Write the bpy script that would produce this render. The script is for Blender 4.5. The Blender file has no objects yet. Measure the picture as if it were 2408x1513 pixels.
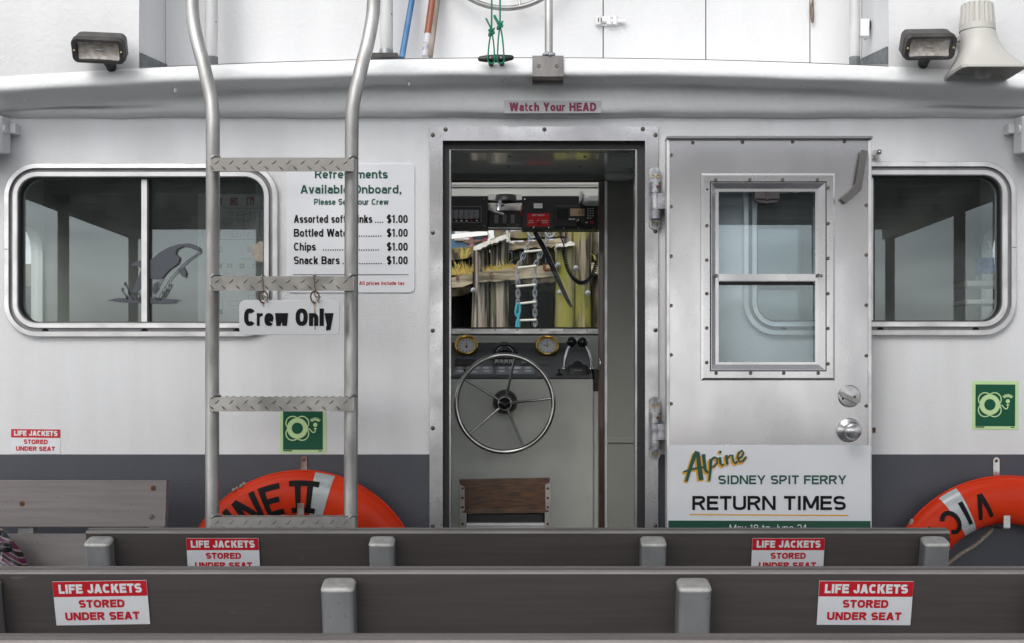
import bpy, math, random, os
from mathutils import Vector, Matrix
random.seed(7)
C = bpy.context.scene.collection
SC = bpy.context.scene

# ------------------------------------------------------------------ camera
CAMY, EYE, F = -4.5, 1.2, 3150.0          # focal length in units of a 2408-wide frame; horizon at row 900
cam_d = bpy.data.cameras.new('camera'); cam = bpy.data.objects.new('camera', cam_d); C.objects.link(cam)
cam.location = (0, CAMY, EYE); cam.rotation_euler = (math.radians(90), 0, 0)
cam_d.sensor_width = 36; cam_d.lens = F/2408*36; cam_d.shift_y = (900-756.5)/2408
cam_d.clip_start = 0.05; cam_d.clip_end = 500
SC.camera = cam

# ------------------------------------------------------------------ sky, sun, exposure (bright overcast)
SUN_EL, SUN_AZ = 46, 204
W = bpy.data.worlds.new("World"); SC.world = W; W.use_nodes = True
nt = W.node_tree; nd = nt.nodes; lk = nt.links
bg = nd['Background']; bg.inputs['Strength'].default_value = 0.135
sky = nd.new('ShaderNodeTexSky'); sky.sky_type = 'NISHITA'; sky.sun_disc = False
sky.sun_elevation = math.radians(SUN_EL); sky.sun_rotation = math.radians(SUN_AZ)
sky.air_density = 1.0; sky.dust_density = 3.0; sky.ozone_density = 1.0
hs = nd.new('ShaderNodeHueSaturation'); hs.inputs['Saturation'].default_value = 0.22
lk.new(sky.outputs[0], hs.inputs['Color'])
tc = nd.new('ShaderNodeTexCoord'); mp = nd.new('ShaderNodeMapping'); mp.inputs['Scale'].default_value = (1.6, 1.6, 9)
nz = nd.new('ShaderNodeTexNoise'); nz.inputs['Scale'].default_value = 1.5; nz.inputs['Detail'].default_value = 6
rp = nd.new('ShaderNodeMapRange'); rp.inputs[1].default_value = .36; rp.inputs[2].default_value = .64
rp.inputs[3].default_value = .62; rp.inputs[4].default_value = 1.35
vm = nd.new('ShaderNodeVectorMath'); vm.operation = 'SCALE'
sx = nd.new('ShaderNodeSeparateXYZ'); lk.new(tc.outputs['Generated'], sx.inputs[0])
hz = nd.new('ShaderNodeMapRange'); hz.inputs[1].default_value = 0; hz.inputs[2].default_value = .9; hz.inputs[3].default_value = 1.35; hz.inputs[4].default_value = .55
lk.new(sx.outputs['Z'], hz.inputs[0]); mu = nd.new('ShaderNodeMath'); mu.operation = 'MULTIPLY'
lk.new(tc.outputs['Generated'], mp.inputs[0]); lk.new(mp.outputs[0], nz.inputs['Vector']); lk.new(nz.outputs[0], rp.inputs[0])
lk.new(hs.outputs[0], vm.inputs[0]); lk.new(rp.outputs[0], mu.inputs[0]); lk.new(hz.outputs[0], mu.inputs[1]); lk.new(mu.outputs[0], vm.inputs['Scale']); lk.new(vm.outputs[0], bg.inputs['Color'])
sd = bpy.data.lights.new('sun', 'SUN'); sd.energy = 0.6; sd.angle = math.radians(35); sd.color = (1, .97, .93)
sun = bpy.data.objects.new('sun', sd); C.objects.link(sun)
az, el = math.radians(SUN_AZ), math.radians(SUN_EL)
sdir = Vector((math.sin(az)*math.cos(el), math.cos(az)*math.cos(el), math.sin(el)))
sun.rotation_euler = sdir.to_track_quat('Z', 'Y').to_euler(); sun.location = (3, -8, 12)
SC.view_settings.view_transform = 'Standard'; SC.view_settings.look = 'None'
SC.view_settings.exposure = 0.8; SC.view_settings.gamma = 1
SC.cycles.transparent_max_bounces = 24; SC.cycles.max_bounces = 10; SC.cycles.use_denoising = True
SC.cycles.caustics_reflective = False; SC.cycles.caustics_refractive = False

# ------------------------------------------------------------------ helpers
def X(px, y=0.0): return (px-1204)*(y-CAMY)/F
def Z(py, y=0.0): return EYE+(900-py)*(y-CAMY)/F
def S(n, y=0.0): return n*(y-CAMY)/F
ORG = {}

def srgb(r, g, b):
    f = lambda c: c/12.92 if c <= .04045 else ((c+.055)/1.055)**2.4
    return (f(r/255), f(g/255), f(b/255))

def mat(name, col, rough=.5, metal=0.0, col2=None, vs=8.0, vstretch=(1, 1, 1), vdet=6, vlo=.35, vhi=.65,
        bump=0.0, bs=80.0, bstretch=(1, 1, 1), spec=.5, speck=None, specs=300.0, speckt=.68, specst=(1, 1, 1), specw=.05, specd=2, rough2=None, coat=0.0, aniso=0):
    m = bpy.data.materials.new(name); m.use_nodes = True
    t = m.node_tree; n = t.nodes; l = t.links; p = n['Principled BSDF']
    p.inputs['Base Color'].default_value = (*col, 1); p.inputs['Roughness'].default_value = rough
    p.inputs['Metallic'].default_value = metal; p.inputs['Specular IOR Level'].default_value = spec
    p.inputs['Coat Weight'].default_value = coat
    tcn = n.new('ShaderNodeTexCoord')
    def noise(scale, stretch, det=6):
        mpn = n.new('ShaderNodeMapping'); mpn.inputs['Scale'].default_value = stretch
        l.new(tcn.outputs['Object'], mpn.inputs[0])
        z = n.new('ShaderNodeTexNoise'); z.inputs['Scale'].default_value = scale; z.inputs['Detail'].default_value = det
        l.new(mpn.outputs[0], z.inputs['Vector']); return z.outputs[0]
    def mrange(src, a, b, c=0., d=1.):
        r = n.new('ShaderNodeMapRange'); r.inputs[1].default_value = a; r.inputs[2].default_value = b
        r.inputs[3].default_value = c; r.inputs[4].default_value = d; l.new(src, r.inputs[0]); return r.outputs[0]
    def mix(fac, a, b):
        x = n.new('ShaderNodeMix'); x.data_type = 'RGBA'; l.new(fac, x.inputs[0])
        for i, v in ((6, a), (7, b)):
            if isinstance(v, tuple): x.inputs[i].default_value = (*v, 1)
            else: l.new(v, x.inputs[i])
        return x.outputs[2]
    out = None
    if col2 is not None:
        f = mrange(noise(vs, vstretch, vdet), vlo, vhi); out = mix(f, col, col2)
        if rough2 is not None:
            l.new(mrange(f, 0, 1, rough, rough2), p.inputs['Roughness'])
    if speck is not None:
        f = mrange(noise(specs, specst, specd), speckt, speckt+specw)
        out = mix(f, out if out is not None else col, speck)
    if out is not None: l.new(out, p.inputs['Base Color'])
    if bump:
        b = n.new('ShaderNodeBump'); b.inputs['Strength'].default_value = bump; b.inputs['Distance'].default_value = .004
        l.new(noise(bs, bstretch, 4), b.inputs['Height']); l.new(b.outputs[0], p.inputs['Normal'])
    m['helpers'] = ''
    del m['helpers']
    return m

def glass(name, tint=(.9, .92, .91), ior=1.5, dirt=0.0):
    m = bpy.data.materials.new(name); m.use_nodes = True
    t = m.node_tree; n = t.nodes; l = t.links
    for x in list(n):
        if x.type == 'BSDF_PRINCIPLED': n.remove(x)
    tr = n.new('ShaderNodeBsdfTransparent'); tr.inputs[0].default_value = (*tint, 1)
    gl = n.new('ShaderNodeBsdfGlossy'); gl.inputs['Roughness'].default_value = 0.0; gl.inputs['Color'].default_value = (.84, .95, 1, 1)
    fr = n.new('ShaderNodeLayerWeight'); fr.inputs['Blend'].default_value = .5
    # Schlick reflectance of one face
    pw = n.new('ShaderNodeMath'); pw.operation = 'POWER'; pw.inputs[1].default_value = 5
    l.new(fr.outputs['Facing'], pw.inputs[0])
    ma = n.new('ShaderNodeMath'); ma.operation = 'MULTIPLY_ADD'; ma.inputs[1].default_value = .95; ma.inputs[2].default_value = ior
    l.new(pw.outputs[0], ma.inputs[0])
    mx = n.new('ShaderNodeMixShader'); l.new(ma.outputs[0], mx.inputs[0]); l.new(tr.outputs[0], mx.inputs[1]); l.new(gl.outputs[0], mx.inputs[2])
    last = mx.outputs[0]
    if dirt:
        df = n.new('ShaderNodeBsdfDiffuse'); df.inputs[0].default_value = (.55, .55, .53, 1)
        tcn = n.new('ShaderNodeTexCoord'); z = n.new('ShaderNodeTexNoise'); z.inputs['Scale'].default_value = 5; z.inputs['Detail'].default_value = 9
        l.new(tcn.outputs['Object'], z.inputs['Vector'])
        r = n.new('ShaderNodeMapRange'); r.inputs[1].default_value = .35; r.inputs[2].default_value = .75; r.inputs[3].default_value = 0; r.inputs[4].default_value = dirt
        l.new(z.outputs[0], r.inputs[0])
        m2 = n.new('ShaderNodeMixShader'); l.new(r.outputs[0], m2.inputs[0]); l.new(last, m2.inputs[1]); l.new(df.outputs[0], m2.inputs[2]); last = m2.outputs[0]
    l.new(last, n['Material Output'].inputs['Surface'])
    return m

# ---- lettering drawn from strokes: every glyph on a box of width w and cap height 1, stroke thickness t
def SE(cx, cy, rx, ry, a0, a1, n=2.5, k=14):
    o = []
    m = max(3, int(k*abs(a1-a0)/180))
    for i in range(m+1):
        a = math.radians(a0+(a1-a0)*i/m); c, s = math.cos(a), math.sin(a)
        o.append((cx+rx*math.copysign(abs(c)**(2/n), c), cy+ry*math.copysign(abs(s)**(2/n), s)))
    return o
XH = .735
def glyph(ch, w, t):
    """list of ('s', polyline) strokes and ('q', polygon) pieces"""
    L, R, B, T, h = t/2, w-t/2, t/2, 1-t/2, XH
    cx = w/2; th = t*.56; S_ = lambda *p: ('s', list(p))
    def dg(x0, y0, x1, y1, f=1.): return ('q', [(x0-th*f, y0), (x0+th*f, y0), (x1+th*f, y1), (x1-th*f, y1)])
    V_ = lambda x, y0=0, y1=1: S_((x, y0), (x, y1)); H_ = lambda y, x0, x1: S_((x0, y), (x1, y))
    ring = lambda y0, y1, a0=0, a1=360, x0=L, x1=R: ('s', SE((x0+x1)/2, (y0+y1)/2, (x1-x0)/2, (y1-y0)/2, a0, a1))
    lowB, lowT = B, h-t/2
    G = {
     'A': lambda: [dg(th, 0, cx-th*.1, 1), dg(w-th, 0, cx+th*.1, 1), H_(.3, w*.22, w*.78)],
     'B': lambda: [V_(L), ('s', [(L, T), (R-.28*w, T)]+SE(R-.28*w, .755, .26*w, .245-t/2, 90, -90)[1:-1]+[(R-.28*w, .51), (L, .51)]), ('s', [(R-.28*w, .51)]+SE(R-.28*w, (.51+B)/2, .28*w, (.51-B)/2, 90, -90)[1:-1]+[(R-.28*w, B), (L, B)])],
     'C': lambda: [ring(B, T, 42, 318)], 'D': lambda: [V_(L), ('s', [(L, T), (w*.45, T)]+SE(w*.45, .5, R-w*.45, .5-B, 90, -90)[1:-1]+[(w*.45, B), (L, B)])],
     'E': lambda: [V_(L), H_(T, L, w), H_(.52, L, w*.92), H_(B, L, w)], 'F': lambda: [V_(L), H_(T, L, w), H_(.5, L, w*.9)],
     'G': lambda: [ring(B, T, 45, 340), V_(R, .0, .5), H_(.47, w*.52, R)], 'H': lambda: [V_(L), V_(R), H_(.52, L, R)], 'I': lambda: [V_(cx)],
     'J': lambda: [('s', [(R, 1), (R, .3)]+SE(cx, .3, R-L, .3-B, 0, -180)[1:][:0]+SE((L+R)/2, .3, (R-L)/2, .3-B, 360, 180)[1:]+[(L, .36)])],
     'K': lambda: [V_(L), dg(L+t*.6, .40, w-th*1.15, 1, 1.15), dg(w-th*1.1, 0, L+t*.9, .62, 1.15)], 'L': lambda: [V_(L), H_(B, L, w)],
     'M': lambda: [V_(L), V_(R), dg(L+th*.2, 1, cx, .12), dg(R-th*.2, 1, cx, .12)], 'N': lambda: [V_(L), V_(R), dg(L+th*.1, 1, R-th*.1, 0)], 'O': lambda: [ring(B, T)],
     'P': lambda: [V_(L), ('s', [(L, T), (R-.28*w, T)]+SE(R-.28*w, .71, .28*w, .29-t/2, 90, -90)[1:-1]+[(R-.28*w, .42+t*.0), (L, .42)])],
     'R': lambda: [V_(L), ('s', [(L, T), (R-.30*w, T)]+SE(R-.30*w, .73, .28*w, .27-t/2, 90, -90)[1:-1]+[(R-.30*w, .46), (L, .46)]), dg(w-th, 0, w*.56, .46)],
     'S': lambda: [('s', SE(cx, (T+.5)/2, R-cx, (T-.5)/2, 25, 180)+SE(cx, (T+.5)/2, R-cx, (T-.5)/2, 180, 268)[1:]+SE(cx, (B+.5)/2, R-cx, (.5-B)/2, 88, 0)+SE(cx, (B+.5)/2, R-cx, (.5-B)/2, 0, -155)[1:])],
     'T': lambda: [V_(cx), H_(T, 0, w)], 'U': lambda: [('s', [(L, 1), (L, .34)]+SE(cx, .34, R-cx, .34-B, 180, 360)[1:-1]+[(R, .34), (R, 1)])],
     'V': lambda: [dg(cx-th*.1, 0, th, 1), dg(cx+th*.1, 0, w-th, 1)], 'W': lambda: [dg(w*.27, 0, th, 1), dg(w*.27, 0, cx, 1), dg(w*.73, 0, cx, 1), dg(w*.73, 0, w-th, 1)],
     'Y': lambda: [V_(cx, 0, .45), dg(cx, .4, th, 1), dg(cx, .4, w-th, 1)],
     'a': lambda: [('s', SE(cx, lowT-.17, R-cx, .17, 155, 0)+[(R, 0)]), ring(lowB, .44, 60, 300, L, R+t*.1), H_(.44-.0, cx*.9, R), H_(B, cx*.95, R)],
     'b': lambda: [V_(L), ring(lowB, lowT)], 'c': lambda: [ring(lowB, lowT, 40, 320)], 'd': lambda: [V_(R), ring(lowB, lowT)],
     'e': lambda: [ring(lowB, lowT, -8, -325) if False else ('s', SE(cx, h/2, R-cx, h/2-B, 0, 318)), H_(h/2-.01, L, R+t*.35)],
     'f': lambda: [('s', [(w*.42, 0), (w*.42, .80)]+SE(w*.42+(w-w*.42)*.75, .80, (w-w*.42)*.75, .2-B, 180, 90)[1:]+[(w, T)]), H_(h-t*.45, 0, w*.95)],
     'h': lambda: [V_(L), ('s', SE(cx, lowT-.24, R-cx, .24, 175, 0)+[(R, 0)])], 'i': lambda: [V_(cx, 0, h), S_((cx, 1-t*.95), (cx, 1.02))],
     'k': lambda: [V_(L), dg(L+t*.5, .28, w-th*1.2, h, 1.2), dg(w-th*1.1, 0, L+t*.9, .46, 1.2)], 'l': lambda: [V_(cx)],
     'm': lambda: [V_(L, 0, h), ('s', SE((L+cx)/2, lowT-.2, (cx-L)/2, .2, 175, 0)+[(cx, 0)]), ('s', SE((R+cx)/2, lowT-.2, (R-cx)/2, .2, 175, 0)+[(R, 0)])],
     'n': lambda: [V_(L, 0, h), ('s', SE(cx, lowT-.24, R-cx, .24, 175, 0)+[(R, 0)])], 'o': lambda: [ring(lowB, lowT)],
     'p': lambda: [V_(L, -.24, h), ring(lowB, lowT)], 'r': lambda: [V_(L, 0, h), ('s', SE(w*.95, lowT-.25, w*.95-L, .25, 178, 92))],
     's': lambda: [('s', SE(cx, (lowT+h/2)/2, R-cx, (lowT-h/2)/2, 20, 268)+SE(cx, (lowB+h/2)/2, R-cx, (h/2-lowB)/2, 88, -160)[0:])],
     't': lambda: [('s', [(w*.42, .95), (w*.42, .22)]+SE(w*.42+w*.45, .22, w*.45, .22-B, 180, 270)[1:]+[(w, B)]), H_(h-t*.45, 0, w*.95)],
     'u': lambda: [V_(R, 0, h), ('s', [(L, h), (L, .26)]+SE(cx, .26, R-cx, .26-B, 180, 355)[1:])], 'v': lambda: [dg(cx-th*.1, 0, th, h), dg(cx+th*.1, 0, w-th, h)],
     'w': lambda: [dg(w*.27, 0, th, h, .9), dg(w*.27, 0, cx, h, .9), dg(w*.73, 0, cx, h, .9), dg(w*.73, 0, w-th, h, .9)],
     'x': lambda: [dg(th, 0, w-th, h), dg(w-th, 0, th, h)], 'y': lambda: [dg(cx*.82, -.24, w-th, h), dg(cx*1.02, .02, th, h), H_(-.24+t*.4, cx*.35, cx*.85)],
     '0': lambda: [ring(B, T)], '1': lambda: [V_(w*.62), dg(w*.12, .76, w*.6, .97, .9)], '2': lambda: [('s', SE(cx, .70, R-cx, .30-B, 170, -25)+[(L+t*.1, B+.03)]), H_(B, 0, w)],
     '3': lambda: [('s', SE(cx, .745, (R-cx)*.95, .255-B, 150, -85)), ('s', SE(cx, .27, R-cx, .27-B+.0, 85, -150)), H_(.515, cx*.8, cx*1.15)], '4': lambda: [V_(w*.70), H_(.28, 0, w), dg(th*.9, .26, w*.66, 1)],
     '8': lambda: [ring(B, .52), ring(.50, T, 0, 360, L+.03*w, R-.03*w)], '$': lambda: glyph('S', w, t)+[S_((cx, -.09), (cx, 1.09))],
     '.': lambda: [S_((cx, 0), (cx, t*1.05))], ',': lambda: [S_((cx, 0), (cx, t*1.05)), dg(cx-t*.25, -.16, cx+t*.1, .02, .7)],
    }
    return G[ch]()
WID = {c: .62 for c in 'ABCDEFGHJKNOPRSTUVYabcdeghknopquvxy0123456789$'}
WID.update({'A': .72, 'C': .68, 'D': .68, 'G': .70, 'H': .68, 'I': .24, 'J': .54, 'K': .70, 'L': .54, 'M': .82, 'N': .70, 'O': .72, 'P': .64, 'R': .68, 'S': .64, 'U': .68, 'V': .70, 'W': .98, 'Y': .70, 'E': .60, 'F': .57, 'B': .68,
            'a': .52, 'b': .56, 'c': .52, 'd': .56, 'e': .54, 'f': .36, 'h': .55, 'i': .22, 'k': .55, 'l': .22, 'm': .84, 'n': .55, 'o': .56, 'p': .56, 'r': .38, 's': .50, 't': .36, 'u': .55, 'v': .54, 'w': .80, 'x': .54, 'y': .54,
            '0': .56, '1': .40, '2': .56, '3': .56, '4': .58, '8': .56, '$': .58, '.': .24, ',': .24, 'T': .60, ' ': .28})

def rrect(x0, x1, z0, z1, r, n=8):
    r = max(1e-5, min(r, (x1-x0)/2-1e-5, (z1-z0)/2-1e-5)); o = []
    for cx, cz, a0 in ((x1-r, z1-r, 0), (x0+r, z1-r, 90), (x0+r, z0+r, 180), (x1-r, z0+r, 270)):
        for i in range(n+1):
            a = math.radians(a0+90*i/n); o.append((cx+r*math.cos(a), cz+r*math.sin(a)))
    return o

class MB:
    def __init__(s): s.v = []; s.f = []; s.m = []; s.s = []; s.M = Matrix.Identity(4)
    def add(s, vs, fs, m=0, smooth=False):
        o = len(s.v); s.v += [s.M @ Vector(p) for p in vs]
        for f in fs: s.f.append(tuple(i+o for i in f)); s.m.append(m); s.s.append(smooth)
        return s
    def box(s, x0, x1, y0, y1, z0, z1, m=0):
        v = [(x, y, z) for x in (x0, x1) for y in (y0, y1) for z in (z0, z1)]
        return s.add(v, [(0, 1, 3, 2), (4, 6, 7, 5), (0, 4, 5, 1), (2, 3, 7, 6), (0, 2, 6, 4), (1, 5, 7, 3)], m)
    def loft(s, loops, m=0, smooth=False, closed=True, cap0=False, cap1=False):
        n = len(loops[0]); v = [p for lp in loops for p in lp]; f = []
        for k in range(len(loops)-1):
            for i in range(n if closed else n-1):
                j = (i+1) % n; f.append((k*n+i, k*n+j, (k+1)*n+j, (k+1)*n+i))
        s.add(v, f, m, smooth)
        if cap0: s.add(list(loops[0]), [tuple(range(n))[::-1]], m)
        if cap1: s.add(list(loops[-1]), [tuple(range(n))], m)
        return s
    def prism(s, out, y0, y1, m=0, smooth=False):       # outline in x,z; extruded along y
        return s.loft([[(x, y0, z) for x, z in out], [(x, y1, z) for x, z in out]], m, smooth, True, True, True)
    def rpanel(s, x0, x1, z0, z1, y0, y1, r, m=0, ch=.002):   # rounded plate with eased front edge (front at y0)
        lo = rrect(x0, x1, z0, z1, r); li = rrect(x0+ch, x1-ch, z0+ch, z1-ch, max(r-ch, .0005))
        return s.loft([[(x, y1, z) for x, z in lo], [(x, y0+ch, z) for x, z in lo], [(x, y0, z) for x, z in li]], m, False, True, True, True)
    def tube(s, pts, r, m=0, n=12, closed=False, caps=True, smooth=True):
        P = [Vector(p) for p in pts]; N = len(P); R = r if isinstance(r, (list, tuple)) else [r]*N
        loops = []; up = None
        for i in range(N):
            if closed: t = P[(i+1) % N]-P[i-1]
            else: t = P[min(i+1, N-1)]-P[max(i-1, 0)]
            t.normalize()
            if up is None:
                up = Vector((0, 0, 1)) if abs(t.z) < .9 else Vector((0, 1, 0))
            a = t.cross(up); a.normalize(); up = a.cross(t)
            loops.append([tuple(P[i]+R[i]*(math.cos(2*math.pi*k/n)*a+math.sin(2*math.pi*k/n)*up)) for k in range(n)])
        if closed: loops.append(loops[0])
        return s.loft(loops, m, smooth, True, caps and not closed, caps and not closed)
    def lathe(s, prof, m=0, n=24, smooth=True, T=None):   # profile (r,h) about local z
        T = T or Matrix.Identity(4); loops = []
        for r, h in prof: loops.append([tuple(T @ Vector((r*math.cos(2*math.pi*k/n), r*math.sin(2*math.pi*k/n), h))) for k in range(n)])
        return s.loft(loops, m, smooth, True, prof[0][0] > 1e-6, prof[-1][0] > 1e-6)
    def ball(s, c, r, m=0, n=16, k=10, sc=(1, 1, 1)):
        loops = []
        for i in range(k+1):
            a = math.pi*i/k; rr = max(math.sin(a), 1e-4)
            loops.append([(c[0]+sc[0]*r*rr*math.cos(2*math.pi*j/n), c[1]+sc[1]*r*rr*math.sin(2*math.pi*j/n), c[2]-sc[2]*r*math.cos(a)) for j in range(n)])
        return s.loft(loops, m, True)
    def flat(s, pts, y, m=0):
        return s.add([(x, y, z) for x, z in pts], [tuple(range(len(pts)))], m)
    def mapped(s, pts, fn, m=0):
        return s.add([fn(u, v) for u, v in pts], [tuple(range(len(pts)))], m)
    def stroke(s, pts, w, fn, m=0, sub=1):
        if sub > 1:
            q = []
            for a, b in zip(pts[:-1], pts[1:]):
                q += [(a[0]+(b[0]-a[0])*i/sub, a[1]+(b[1]-a[1])*i/sub) for i in range(sub)]
            pts = q+[pts[-1]]
        N = len(pts); Wd = w if isinstance(w, (list, tuple)) else [w]*N
        if len(Wd) != N: Wd = [Wd[0]+(Wd[-1]-Wd[0])*i/(N-1) for i in range(N)]
        K = 4 if sub > 1 else 1; v = []
        for i in range(N):
            tx = pts[min(i+1, N-1)][0]-pts[max(i-1, 0)][0]; ty = pts[min(i+1, N-1)][1]-pts[max(i-1, 0)][1]
            L = math.hypot(tx, ty) or 1; nx, ny = -ty/L, tx/L
            for k in range(K+1):
                o = (k/K-.5)*Wd[i]; v.append(fn(pts[i][0]+nx*o, pts[i][1]+ny*o))
        f = [(i*(K+1)+k, i*(K+1)+k+1, (i+1)*(K+1)+k+1, (i+1)*(K+1)+k) for i in range(N-1) for k in range(K)]
        return s.add(v, f, m)
    def text(s, txt, x0, x1, zb, cap, fn, m=0, t=.2):
        """lettering of cap height cap filling x0..x1; t = stroke thickness / cap height"""
        gap = .075+.12*(.2-t); nat = sum(WID[c] for c in txt)+gap*(len(txt)-1); W_ = (x1-x0)/cap; q = W_/nat; x = 0; k = 0
        for c in txt:
            w = WID[c]*q
            if c in 'Iil.,': w = max(w, t)
            if c != ' ':
                for kind, p in glyph(c, w, min(t, w*.45) if c not in 'Iil.,' else t):
                    k += 1
                    g = lambda u, v, x=x, k=k: (lambda r: (r[0], r[1]-(k % 5)*.00006, r[2]))(fn(x0+(x+u)*cap, zb+v*cap))
                    if kind == 'q': s.add([g(u, v) for u, v in p], [(0, 1, 2, 3)], m)
                    else: s.ribbon(p, min(t, w*.45) if c not in 'Iil.,' else t, g, m)
            x += WID[c]*q+gap*q
        return s
    def ribbon(s, pts, w, fn, m=0):
        """stroke of even width with mitred bends"""
        P = [Vector(p) for p in pts]; P = [p for i, p in enumerate(P) if i == 0 or (p-P[i-1]).length > 1e-6]; N = len(P); v = []
        cl = N > 3 and (P[0]-P[-1]).length < 1e-6
        for i in range(N):
            a = P[i]-P[i-1] if i else (P[0]-P[-2] if cl else P[1]-P[0]); b = P[i+1]-P[i] if i < N-1 else (P[1]-P[0] if cl else P[-1]-P[-2])
            a = a.normalized(); b = b.normalized(); na = Vector((-a.y, a.x)); nb = Vector((-b.y, b.x)); n = na+nb
            if n.length < .2: n = na.copy()
            n.normalize(); d = w/2/max(.5, n.dot(na)); v += [fn(*(P[i]+n*d)), fn(*(P[i]-n*d))]
        return s.add(v, [(2*i, 2*i+1, 2*i+3, 2*i+2) for i in range(N-1)], m)
    def build(s, name, mats, parent=None, org=None, bev=0, seg=2):
        me = bpy.data.meshes.new(name)
        o = Vector(ORG[parent.name]) if parent else Vector(org if org is not None else (0, 0, 0))
        me.from_pydata([tuple(p-o) for p in s.v], [], s.f)
        if not isinstance(mats, (list, tuple)): mats = [mats]
        for x in mats: me.materials.append(x)
        me.polygons.foreach_set('material_index', s.m); me.polygons.foreach_set('use_smooth', s.s)
        me.update()
        ob = bpy.data.objects.new(name, me); C.objects.link(ob)
        if parent: ob.parent = parent
        else: ob.location = o
        ORG[ob.name] = tuple(o)
        if bev:
            b = ob.modifiers.new('bevel', 'BEVEL'); b.width = bev; b.segments = seg; b.limit_method = 'ANGLE'
            b.angle_limit = math.radians(40); b.use_clamp_overlap = True
        return ob

def plate(mb, outlines, y0, y1, m=0):
    """flat slab with holes: outlines in x,z (first outer, rest holes), between y0 (front) and y1"""
    c = bpy.data.curves.new('slab', 'CURVE'); c.dimensions = '2D'; c.fill_mode = 'BOTH'
    for ol in outlines:
        sp = c.splines.new('POLY'); sp.points.add(len(ol)-1); sp.use_cyclic_u = True
        for p, q in zip(sp.points, ol): p.co = (q[0], q[1], 0, 1)
    o = bpy.data.objects.new('slab', c); C.objects.link(o)
    me = bpy.data.meshes.new_from_object(o.evaluated_get(bpy.context.evaluated_depsgraph_get()))
    v = [(p.co.x, p.co.y) for p in me.vertices]; f = [tuple(p.vertices) for p in me.polygons]
    bpy.data.objects.remove(o); bpy.data.curves.remove(c); bpy.data.meshes.remove(me)
    mb.add([(a, y0, b) for a, b in v], f, m); mb.add([(a, y1, b) for a, b in v], [t[::-1] for t in f], m)
    for ol in outlines: mb.loft([[(a, y0, b) for a, b in ol], [(a, y1, b) for a, b in ol]], m)

def tag(o, label, cat, group=None):
    o['label'] = label; o['category'] = cat
    if group: o['group'] = group
    return o
def thing(name, loc, label, cat, group=None):
    o = bpy.data.objects.new(name, None); o.empty_display_size = .1; C.objects.link(o); o.location = loc
    ORG[o.name] = tuple(loc); return tag(o, label, cat, group)
def dup(src, name, parent, loc, rot=None, scale=None):
    """copy of a small part (mesh built round the origin) placed at a world point"""
    o = src.copy(); o.name = name; C.objects.link(o); o.parent = parent
    base = Vector(ORG[parent.name]) if parent else Vector((0, 0, 0))
    o.location = Vector(loc)-base
    if rot: o.rotation_euler = rot
    if scale: o.scale = scale
    ORG[o.name] = tuple(base); return o
def part0(mb, name, mats, parent, loc, rot=None, **k):
    """a part whose mesh is built round the origin and then placed at a world point"""
    me = mb.build(name, mats, None, (0, 0, 0), **k); me.parent = parent
    me.location = Vector(loc)-Vector(ORG[parent.name])
    if rot: me.rotation_euler = rot
    ORG[me.name] = ORG[parent.name]; return me
FL = lambda y: (lambda u, v: (u, y, v))        # map u,v to the vertical plane at y
def smoothpath(pts, n=6):
    P = [Vector(p) for p in pts]; out = []
    for i in range(len(P)-1):
        p0 = P[max(i-1, 0)]; p1 = P[i]; p2 = P[i+1]; p3 = P[min(i+2, len(P)-1)]
        for k in range(n):
            t = k/n
            out.append(.5*((2*p1)+(p2-p0)*t+(2*p0-5*p1+4*p2-p3)*t*t+(3*p1-p0-3*p2+p3)*t**3))
    return out+[P[-1]]

# ------------------------------------------------------------------ materials
white = mat('white_paint', (.775, .785, .805), .42, col2=(.71, .715, .725), vs=7.0, vstretch=(1, 1, .14), vdet=8, bump=.35, bs=170, speck=(.6, .58, .55), specs=90, speckt=.76)
upaint = mat('upper_deck_paint', (.68, .685, .695), .45, col2=(.62, .625, .635), vs=5, vstretch=(1, 1, .3), bump=.4, bs=60, speck=(.5, .48, .44), specs=60, speckt=.76)
fibre = mat('white_fibreglass', (.81, .82, .83), .35, col2=(.76, .77, .775), vs=4, bump=.45, bs=45, speck=(.62, .6, .57), specs=120, speckt=.77)
slate = mat('slate_paint', (.075, .08, .098), .5, col2=(.058, .062, .078), vs=6, bump=.35, bs=170)
bulkm = mat('bulkhead_paint', (.31, .315, .285), .5, col2=(.28, .285, .255), vs=4, bump=.06, bs=200)
inner = mat('interior_white', (.84, .85, .80), .45, col2=(.79, .80, .755), vs=4, bump=.08, bs=200)
ceilm = mat('ceiling_laminate', (.86, .90, .89), .12, col2=(.82, .86, .85), vs=5, spec=.8, coat=.6)
consm = mat('console_paint', (.64, .655, .61), .5, col2=(.585, .60, .555), vs=9, bump=.15, bs=220, speck=(.42, .42, .39), specs=60, speckt=.74)
alu = mat('aluminium', (.47, .47, .485), .24, .92, col2=(.33, .33, .345), vs=7, vdet=9, rough2=.36, bump=.04, bs=260, speck=(.22, .21, .2), specs=210, speckt=.66)
alut = mat('aluminium_tube', (.50, .495, .485), .40, .8, col2=(.33, .325, .315), vs=20, vdet=8, vstretch=(1, 1, .3), rough2=.55, bump=.08, bs=300, speck=(.2, .19, .18), specs=150, speckt=.70)
tread = mat('tread_plate', (.38, .37, .355), .36, .85, col2=(.30, .29, .275), vs=14, rough2=.55)
galv = mat('galvanised', (.50, .51, .53), .45, .75, col2=(.26, .27, .29), vs=55, vdet=8, rough2=.6)
dalu = mat('weathered_door_aluminium', (.53, .53, .55), .23, .95, col2=(.40, .40, .42), vs=5, vstretch=(1, 1, .45), vdet=4, vlo=.33, vhi=.72, rough2=.32, bump=.02, bs=260, bstretch=(1, 1, .12), speck=(.25, .24, .23), specs=330, speckt=.66)
walu = mat('window_aluminium', (.74, .74, .75), .35, .7, col2=(.60, .60, .61), vs=12, rough2=.5)
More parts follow.
